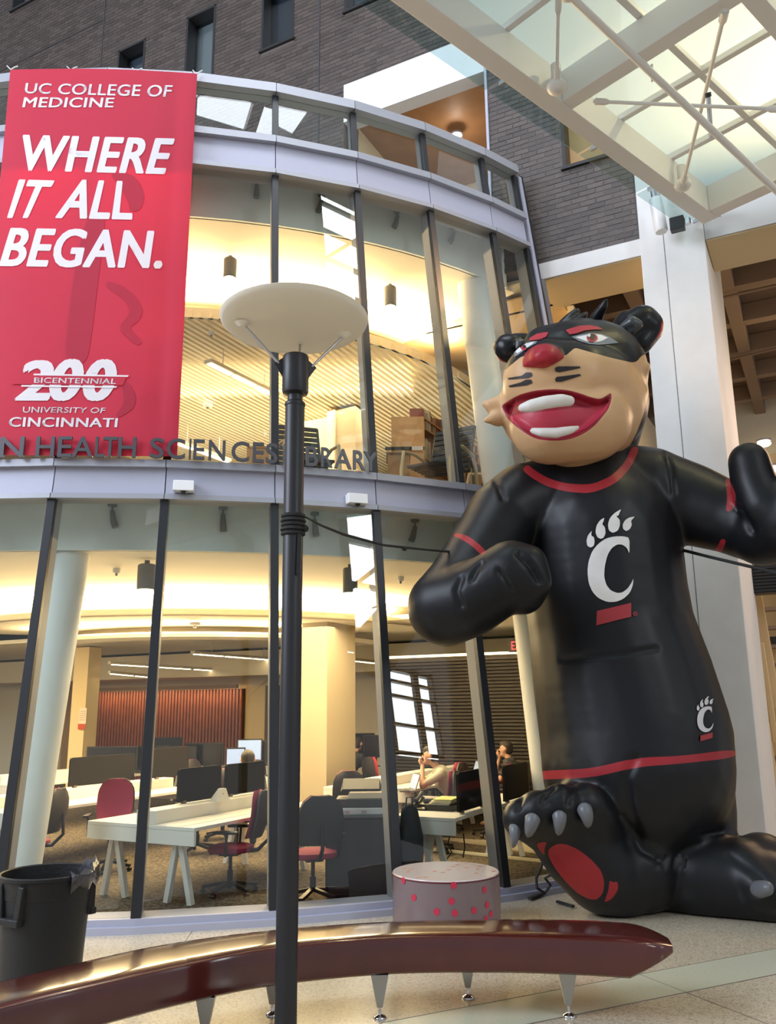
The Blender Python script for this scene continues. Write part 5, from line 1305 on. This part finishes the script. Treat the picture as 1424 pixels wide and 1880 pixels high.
blob('bag_body', [[(.20, 9.15, .2, .12), (.20, 9.17, .55, .13), (.19, 9.2, .80, .09)]], .02, M_blk, bx, smooth=6)
MB().tube([(.15, 9.12, .85), (.16, 9.10, .95), (.22, 9.14, .95), (.22, 9.18, .85)], .01, 6).build('strap', M_black, bx)
# ---- things on the papers table
T = .74
def on(x, y, z=T): return atZ(x, y, z)
P = on(830, 1488); ty_ = thing('paper_tray', 'black tray heaped with white and yellow papers beside the dark screen', 'tray', P)
a_, b_ = gab(P); MB().gbox(a_-.28, a_+.05, b_-.12, b_+.25, T+.001, T+.06).build('tray', M_black, ty_)
for k in range(4): MB().hexa([G(a_-.25+.02*k, b_-.1, T+.062+.016*k), G(a_+.0+.01*k, b_-.08, T+.062+.016*k), G(a_+.02, b_+.2, T+.07+.016*k), G(a_-.22, b_+.22, T+.068+.016*k), G(a_-.25+.02*k, b_-.1, T+.072+.016*k), G(a_+.01*k, b_-.08, T+.072+.016*k), G(a_+.02, b_+.2, T+.08+.016*k), G(a_-.22, b_+.22, T+.078+.016*k)]).build('paper', mat('paper_cream' if k < 3 else 'paper_yellow', (.82, .72, .50) if k < 3 else (.72, .70, .25), .8), ty_)
P = on(783, 1480); ph = thing('desk_phone', 'black desk phone with coiled cord on the papers table', 'phone', P); a_, b_ = gab(P)
MB().hexa([G(a_-.12, b_-.1, T), G(a_+.1, b_-.1, T), G(a_+.1, b_+.12, T), G(a_-.12, b_+.12, T), G(a_-.12, b_-.1, T+.03), G(a_+.1, b_-.1, T+.03), G(a_+.1, b_+.12, T+.1), G(a_-.12, b_+.12, T+.1)]).build('phone_base', M_black, ph)
MB().tube([G(a_-.10, b_-.08, T+.06), G(a_-.09, b_, T+.10), G(a_-.10, b_+.1, T+.13)], [.03, .018, .03], 8).build('handset', M_blackm, ph, smooth=True)
MB().gbox(a_-.02, a_+.08, b_-.05, b_+.06, T+.05, T+.085).build('keypad', mat('key_grey', (.1, .1, .11), .5), ph)
P = on(775, 1488); MB_ = thing('remote', 'small black remote lying in front of the desk phone', 'remote', P); a_, b_ = gab(P)
MB().gbox(a_-.09, a_+.05, b_-.03, b_+.02, T+.001, T+.022).build('remote_body', M_black, MB_, bevel=.005); MB().gbox(a_-.05, a_+.0, b_-.015, b_+.01, T+.022, T+.026).build('button', M_scrE, MB_)
for k, (x, y) in enumerate(((74, 1480), (91, 1478))):
    P = on(x, y); g = thing('cable_grommet', ['left', 'right'][k] and ('round black cable grommet at the left end of the second table' if k == 0 else 'oval black cable grommet next to the round one on the second table'), 'grommet', P)
    MB().lathe([(.05, .001), (.05, .015), (.03, .02)], P, 14).build('ring', M_black, g)
P = on(163, 1464); g = thing('paper_sheet', 'white sheet of paper lying on the second table', 'paper', P); a_, b_ = gab(P)
MB().gbox(a_-.15, a_+.15, b_-.1, b_+.11, T+.001, T+.004).build('sheet', mat('paper', (.85, .76, .6), .8), g)
# laptops and monitors
def laptop(label, P, rz, glow):
    t = thing('laptop', label, 'laptop', (P[0], P[1], T+.002), rz, 'open laptops')
    M = wm(t); f = lambda *v: tuple(M @ Vector(v))
    MB().hexa([f(*v) for v in ((-.16, -.11, 0), (.16, -.11, 0), (.16, .11, 0), (-.16, .11, 0), (-.16, -.11, .015), (.16, -.11, .015), (.16, .11, .015), (-.16, .11, .015))]).build('base', M_steel, t)
    MB().hexa([f(*v) for v in ((-.16, .11, .015), (.16, .11, .015), (.16, .12, .015), (-.16, .12, .015), (-.16, .18, .22), (.16, .18, .22), (.16, .19, .22), (-.16, .19, .22))]).build('lid', M_steel, t)
    MB().hexa([f(*v) for v in ((-.15, .111, .03), (.15, .111, .03), (.15, .112, .03), (-.15, .112, .03), (-.15, .175, .21), (.15, .175, .21), (.15, .177, .21), (-.15, .177, .21))]).build('screen', glow, t)
    return t
M_glow = mat('laptop_glow', (.3, .35, .4), .3, emit=(.6, .75, 1), estr=.5)
laptop('open laptop in front of the man in the beige shirt', on(742, 1452), math.radians(-75), M_glow)
laptop('open laptop in front of the man in black', G(-5.55, 13.7, .74), math.radians(-70), M_glow)
def monitor(label, x, y, Yv, w, h, rz, m, group='desktop monitors'):
    P = atY(x, y, Yv); t = thing('monitor', label, 'monitor', (P[0], P[1], P[2]), rz, group); M = wm(t); f = lambda *v: tuple(M @ Vector(v))
    bx_ = lambda x0, x1, y0, y1, z0, z1: [f(*v) for v in ((x0, y0, z0), (x1, y0, z0), (x1, y1, z0), (x0, y1, z0), (x0, y0, z1), (x1, y0, z1), (x1, y1, z1), (x0, y1, z1))]
    MB().hexa(bx_(-w/2, w/2, 0, .04, -h/2, h/2)).build('casing', M_black, t)
    MB().hexa(bx_(-w/2+.02, w/2-.02, -.004, 0, -h/2+.02, h/2-.02)).build('screen', m, t)
    zb = P[2]-.745
    MB().hexa(bx_(-.02, .02, .04, .07, -zb, 0)).hexa(bx_(-.12, .12, -.06, .12, -zb, -zb+.015)).build('stand', M_black, t)
M_on = mat('monitor_picture', (.2, .25, .35), .3, emit=(.45, .62, 1), estr=.7); M_off = mat('monitor_off', (.012, .012, .014), .2)
monitor('lit monitor with a pale blue and white picture above the black-haired head', 458, 1377, 14.8, .42, .36, .1, M_on)
monitor('dark monitor right of the lit one', 482, 1378, 14.9, .40, .34, -.1, M_off)
monitor('lit monitor half hidden left of the black-haired head', 432, 1394, 13.4, .30, .34, .3, M_on)
for k, (x, y, Yv, w) in enumerate(((205, 1393, 15.5, .9), (262, 1392, 16, .9), (320, 1392, 16.2, .8), (375, 1385, 16.5, .7), (300, 1372, 19, .8), (660, 1366, 17.5, .6), (690, 1370, 17, .5))):
    monitor(['wide dark screen low on the far left below the slat wall', 'dark far screen left of the third mullion', 'dark far screen right of the third mullion', 'dark far screen in the middle of the slat wall', 'smallest dark screen against the slat wall', 'dark screen behind the person in the striped jacket', 'dark far screen beside the fourth mullion'][k], x, y, Yv, w, .42, 0, M_off, 'far dark monitors')
# low wall and floor skirting line seen under the papers table
for k, y in enumerate((1543,)):
    A, B = atZ(757, 1556, .02), atZ(1000, 1582, .02); MB().bar(A, B, .05, .04).build('floor_trim', mat('bright_trim', (.85, .75, .5), .5), kind='structure')
# cables
for k, pts in enumerate(([(826, 1530), (822, 1550), (829, 1565), (818, 1580), (816, 1600)], [(850, 1530), (853, 1556), (849, 1575)])):
    g = thing('power_cable', 'dark cable hanging in a curve under the papers table' if k == 0 else 'thin straight cable hanging under the papers table', 'cable', atY(*pts[0], 9.6))
    MB().tube([atY(x, y, 9.6) for x, y in pts], .008, 6).build('wire', M_black, g, smooth=True)
# ---- ceiling lamps
M_can = mat('pendant_grey', (.20, .19, .17), .5)
def pend(x0, x1, y0, y1, zc, label, pw):
    P = atZ((x0+x1)/2, y0, zc); dd = depth(P); r = (x1-x0)/2*dd/FPX; h = (y1-y0)/FPX*dd/math.cos(.2)
    t = thing('cylinder_light', label, 'lamp', P, 0, 'cylinder ceiling lamps')
    MB().lathe([(r*.9, -h), (r, -h+.01), (r, -.06), (r*.85, -.045), (r*.3, -.04), (r*.3, -.0)], P, 24).build('housing', M_can, t, smooth=True)
    MB().lathe([(.001, -h+.004), (r*.85, -h+.004), (r*.85, -h-.002), (.001, -h-.002)], P, 20, False).build('lens', M_tubeL, t)
    l = bpy.data.lights.new('cylinder_lamp', 'SPOT'); l.energy = pw; l.color = (1, .78, .5); l.spot_size = 2.2; l.spot_blend = .6; l.shadow_soft_size = r*.8
    o = bpy.data.objects.new('cylinder_lamp', l); COL.objects.link(o); o.location = P+np.array([0, 0, -h-.02])
pend(254, 287, 1029, 1082, 3.49, 'grey cylinder lamp under the lower ceiling left of the third mullion', 40)
pend(629, 656, 1036, 1088, 3.49, 'grey cylinder lamp under the lower ceiling right of the lamp post', 40)
pend(411, 435, 470, 514, 7.86, 'grey cylinder lamp upstairs beside the red banner', 60)
pend(705, 727, 522, 566, 7.86, 'grey cylinder lamp upstairs right of the cream disc', 60)
def spot(x, y, z, sx, sy, label):
    P = fastcone(x, y, -.5); t = thing('spotlight', label, 'spotlight', P, 0, 'adjustable spotlights behind the glass')
    MB().tube([P+[0, 0, .10], P+[0, 0, .13]], .05, 12).build('spot_base', M_can, t)
    hd = np.array([sx, -.02, sy]); hd = hd/np.linalg.norm(hd)
    MB().tube([P+[0, 0, .11], P+[0, 0, .04]], .012, 8).build('arm', M_can, t)
    MB().tube([P+[0, 0, .05], P+hd*.07, P+hd*.14], [.025, .035, .038], 12).build('spot_head', M_can, t, smooth=True)
for k, (x, y, s) in enumerate([(205, 946, .5), (409, 952, .1), (577, 962, .2), (762, 974, -.5), (471, 345, 0), (590, 372, -.4), (730, 402, -.5), (833, 432, -.7), (937, 480, -.7)]):
    spot(x, y, 0, s*.7, -.9, ['small spotlight over the second mullion bay, lower floor', 'small spotlight left of the lamp post, lower floor', 'small spotlight just right of the lamp post behind the rope', 'small spotlight above the bent black elbow', 'first spotlight right of the banner, upper floor', 'second spotlight upstairs, over the cream disc', 'third spotlight upstairs, between two dark mullions', 'fourth spotlight upstairs, above the slanted white column', 'last spotlight upstairs by the end jamb'][k])
def linear(label, p, q, z, n, w=.12, em=8, glow=True):
    A, B = atZ(*p, z), atZ(*q, z); t = thing('linear_light', label, 'lamp', (A+B)/2, 0, 'suspended linear lamps')
    MB().bar(A+[0, 0, .05], B+[0, 0, .05], w, .06).build('housing', mat('fixture_cream', (.75, .68, .52), .5), t, bevel=.01)
    for k in range(n):
        a, b = A+(B-A)*((k+.06)/n), A+(B-A)*((k+.94)/n); MB().bar(a+[0, 0, .012], b+[0, 0, .012], w*.55, .015).build('diffuser', M_tubeL, t)
    d = B-A
    for s in (.2, .8): MB().tube([A+d*s+[0, 0, .08], A+d*s+[0, 0, .45]], .008, 6).build('hanger', M_white, t)
linear('sloping strip lamp upstairs behind the cream disc', (381, 668), (508, 730), 7.2, 3, .16)
linear('short strip lamp under the lower ceiling left of the lamp post', (353, 1202), (512, 1214), 2.95, 3, .12)
linear('long strip lamp crossing behind the third mullion', (200, 1221), (520, 1240), 2.75, 5, .07)
linear('second long strip lamp in front of the slat wall', (200, 1238), (322, 1249), 2.62, 3, .07)
linear('long strip lamp right of the lamp post ending at the dark mullion', (640, 1214), (868, 1238), 2.75, 5, .07)
linear('short strip lamp right of the cream pillar', (655, 1240), (685, 1244), 2.62, 1, .07)
linear('bright double strip lamp seen low between the sign letters', (322, 815), (420, 850), 6.6, 3, .14)
for k, (x, y, z) in enumerate([(358, 1146, 3.2), (214, 1048, 3.51), (264, 1167, 3.2), (682, 1078, 3.51), (735, 1063, 3.51), (388, 612, 7.5), (381, 745, 7.5), (487, 795, 7.4)]):
    P = atZ(x, y, z-.04); t = thing('sprinkler' if k not in (0, 6) else 'smoke_detector', ['white smoke detector on the lowered ceiling, ground floor', 'tiny sprinkler head left of the cylinder lamp', 'tiny sprinkler head on the lowered ceiling', 'tiny sprinkler head right of the lower cylinder lamp', 'tiny sprinkler head above the bent black arm', 'tiny sprinkler head on the slats beside the banner', 'white smoke detector on the slatted ceiling upstairs', 'tiny sprinkler head low on the slatted ceiling'][k], 'sprinkler' if k not in (0, 6) else 'detector', P, 0, 'ceiling detectors and sprinklers')
    r = .09 if k in (0, 6) else .045
    MB().lathe([(r*.6, -.03), (r, -.01), (r, .03)], P, 14).build('cover', M_white, t); MB().tube([P+[0, 0, -.03], P+[0, 0, -.06]], r*.3, 8).build('sensor', M_can, t)
# ---- upstairs furniture seen above the ledge
bs = thing('bookcase', 'wooden ended bookcase upstairs behind the glass, above the bent black arm', 'bookcase', atY(750, 870, 11.6))
A = atY(719, 870, 11.6); B = atY(779, 870, 11.6); zt = atY(750, 765, 11.6)[2]
u = (B-A); u[2] = 0; u /= np.linalg.norm(u); wdt = np.linalg.norm((B-A)[:2]); dv = E2*1.0
A = np.array([A[0], A[1], 4.31])
def qb(mb, s0, s1, d0, d1, z0, z1):
    f = lambda s, d, z: A+u*s+dv*d+np.array([0, 0, z-4.31])
    return mb.hexa([f(s0, d0, z0), f(s1, d0, z0), f(s1, d1, z0), f(s0, d1, z0), f(s0, d0, z1), f(s1, d0, z1), f(s1, d1, z1), f(s0, d1, z1)])
qb(MB(), 0, wdt, 0, .03, 4.31, zt).build('end_panel', M_wood, bs); qb(MB(), 0, wdt, 2.6, 2.63, 4.31, zt).build('end_panel', M_wood, bs)
qb(MB(), wdt*.5-.01, wdt*.5+.01, .03, 2.6, 4.31, zt).build('back', M_shelfw, bs)
hs = [4.4, 4.85, 5.30, 5.75]; hs = [z for z in hs if z < zt-.05]
for z in hs+[zt-.02]: qb(MB(), 0, wdt, .03, 2.6, z, z+.02).build('shelf', M_shelfw, bs)
bk = qb(MB(), wdt*.52, wdt-.04, .05, .06, 4.5, 4.6)
cols = [(.32, .22, .14), (.12, .08, .07), (.4, .33, .22), (.2, .05, .04), (.07, .09, .13), (.5, .42, .3)]
nb_ = 0
for si, z in enumerate(hs[::-1]):
    d = .06
    while d < 2.5 and nb_ < 90:
        th_ = random.uniform(.035, .06); hh = random.uniform(.24, .33)
        ci = random.randrange(6)
        key = 'book_cover_%d' % ci
        o = qb(MB(), wdt*.52, wdt-random.uniform(.02, .05), d, d+th_, z+.021, z+.02+hh).build('book', mat(key, cols[ci], .7))
        tag(o, 'hardback book in the row on the upstairs bookcase', 'book', 'books on the upstairs bookcase'); nb_ += 1; d += th_+.003
sp_l = thing('shelf_sign', 'small white label plate on the end of the upstairs bookcase', 'sign', atY(766, 823, 11.55)); P = atY(766, 823, 11.57)
MB().bar(P-u*.08, P+u*.08, .01, .06).build('plate', M_white, sp_l)
MB().bar(P-u*.46, P+u*.10+[0, 0, .0], .008, .05).build('band', M_scr, sp_l)
cb2 = thing('side_cabinet', 'low brown wooden cabinet upstairs left of the bookcase', 'cabinet', atY(735, 880, 11.1))
A2 = atY(712, 880, 11.0); B2 = atY(752, 880, 11.0); z2 = atY(730, 832, 11.0)[2]
MB().box(A2[0], B2[0], 11.0, 11.5, 4.31, z2).build('body', M_shelfw, cb2); MB().box(A2[0]-.02, B2[0]+.02, 10.98, 11.52, z2, z2+.02).build('cabinet_top', M_shelfw, cb2)
cb3 = thing('side_cabinet', 'pale wooden desk block upstairs behind the sign letters', 'cabinet', atY(485, 850, 11))
A2 = atY(452, 860, 11.0); B2 = atY(508, 860, 11.0); z2 = atY(480, 822, 11.0)[2]
MB().box(A2[0], B2[0], 11.0, 11.4, 4.31, z2).build('body', M_wood, cb3); MB().box(A2[0], B2[0], 10.99, 11.41, z2, z2+.02).build('cabinet_top', M_wood, cb3)
def lounge(label, x, y, Yv, rz, w=1.0):
    P = atY(x, y, Yv); t = thing('lounge_chair', label, 'chair', (P[0], P[1], 4.31), rz, 'bentwood lounge chairs upstairs')
    M = wm(t); f = lambda *v: tuple(M @ Vector(v)); Mw = mat('bent_birch', (.75, .56, .32), .4)
    for s in (-.33, .33):
        MB().tube([f(s, .35, .0), f(s, .36, .35), f(s, .30, .60), f(s, .0, .64), f(s, -.30, .60), f(s, -.38, .42), f(s, -.40, 0)], .022, 8).build('arm_frame', Mw, t, smooth=True)
    mb = MB()
    for k in range(9): v = k/8; mb.bar(f(-.28, -.28-.22*v, .42+.62*v), f(.28, -.28-.22*v, .42+.62*v), .035, .05)
    mb.tube([f(-.28, -.28, .40), f(-.28, -.5, 1.05)], .018, 6).tube([f(.28, -.28, .40), f(.28, -.5, 1.05)], .018, 6).build('webbed_back', M_black, t)
    mb = MB()
    for k in range(7): mb.bar(f(-.28, -.25+.09*k, .40), f(.28, -.25+.09*k, .40), .05, .03)
    mb.build('webbed_seat', M_black, t)
lounge('bentwood lounge chair upstairs nearest the slanted white column', 868, 880, 11.5, math.radians(120))
lounge('bentwood lounge chair upstairs just right of the bookcase end', 806, 880, 10.1, math.radians(150))
lounge('bentwood lounge chair upstairs hidden behind the lamp post', 560, 860, 9.9, math.radians(200))
pl = empty('column', G(-7.4, 13.2, 4.3), kind='structure')
a0 = gab(atB(600, 760, 13.4))[0]; a1 = gab(atB(614, 760, 13.4))[0]; a2 = gab(atB(650, 760, 13.4))[0]
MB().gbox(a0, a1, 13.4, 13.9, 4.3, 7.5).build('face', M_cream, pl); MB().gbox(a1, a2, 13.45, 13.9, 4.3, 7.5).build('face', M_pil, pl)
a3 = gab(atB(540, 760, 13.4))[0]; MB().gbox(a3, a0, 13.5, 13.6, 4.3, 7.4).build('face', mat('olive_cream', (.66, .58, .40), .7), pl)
# ================================================================== FAR SIDE OF THE ATRIUM (glazing that the drum reflects)
w7 = empty('window_7', (10.4, -5, 18), kind='structure')
for z in np.arange(8.6, 28, 1.55): MB().box(9.2, 11.6, -4.95, -4.8, z, z+.16).build('window_frame', M_frame, w7)
for x in (9.3, 11.5): MB().box(x-.12, x+.12, -5, -4.8, 8, 28).build('window_frame', M_frame, w7)
MB().bar((9.3, -4.85, 24), (11.5, -4.85, 26.5), .1, .14).bar((9.3, -4.85, 10), (11.5, -4.85, 11.8), .1, .14).build('brace', M_frame, w7)
w8 = empty('window_8', (18.6, -5, 7.2), kind='structure')
for x in (17.2, 18.75, 18.95, 19.9): MB().box(x-.05, x+.05, -4.95, -4.8, 5.6, 8.9).build('window_frame', M_frame, w8)
for z in (5.7, 6.7, 7.75, 8.3, 8.75): MB().box(17.2, 19.9, -4.95, -4.8, z-.05, z+.05).build('window_frame', M_frame, w8)
w9 = empty('window_9', (-1, 2, 21.6), kind='structure')
for x in np.arange(-6, 5, 2.2): MB().box(x-.15, x+.15, -1, 6.5, 21.2, 21.6).build('roof_beam', M_frame, w9)
for y in (1.0, 3.2, 5.4): MB().box(-7, 5, y-.12, y+.12, 21.1, 21.5).build('roof_beam', M_frame, w9)
# ================================================================== things on the floor by the cat
g = thing('floor_strap', 'black webbing strap trailing on the floor between the drum seat and the raised paw', 'strap', atZ(985, 1640, 0))
pts = [atY(x, y, Yv) for x, y, Yv in ((997, 1570, 8.6), (994, 1590, 8.6), (984, 1612, 8.6), (985, 1630, 8.6), (1000, 1640, 8.65), (1010, 1625, 8.6), (1000, 1612, 8.6), (1012, 1606, 8.55))]
MB().tube(pts, .014, 6).build('webbing', MATS['black_webbing'], g, smooth=True)
p0, p1_ = atZ(1022, 1655, .02), atZ(1052, 1664, .02); MB().bar(p0, p1_, .03, .02).build('strap_end', MATS['black_webbing'], g)
p0, p1_ = atZ(972, 1650, .02), atZ(1002, 1638, .02); MB().bar(p0, p1_, .04, .02).build('strap_end', MATS['black_webbing'], g)
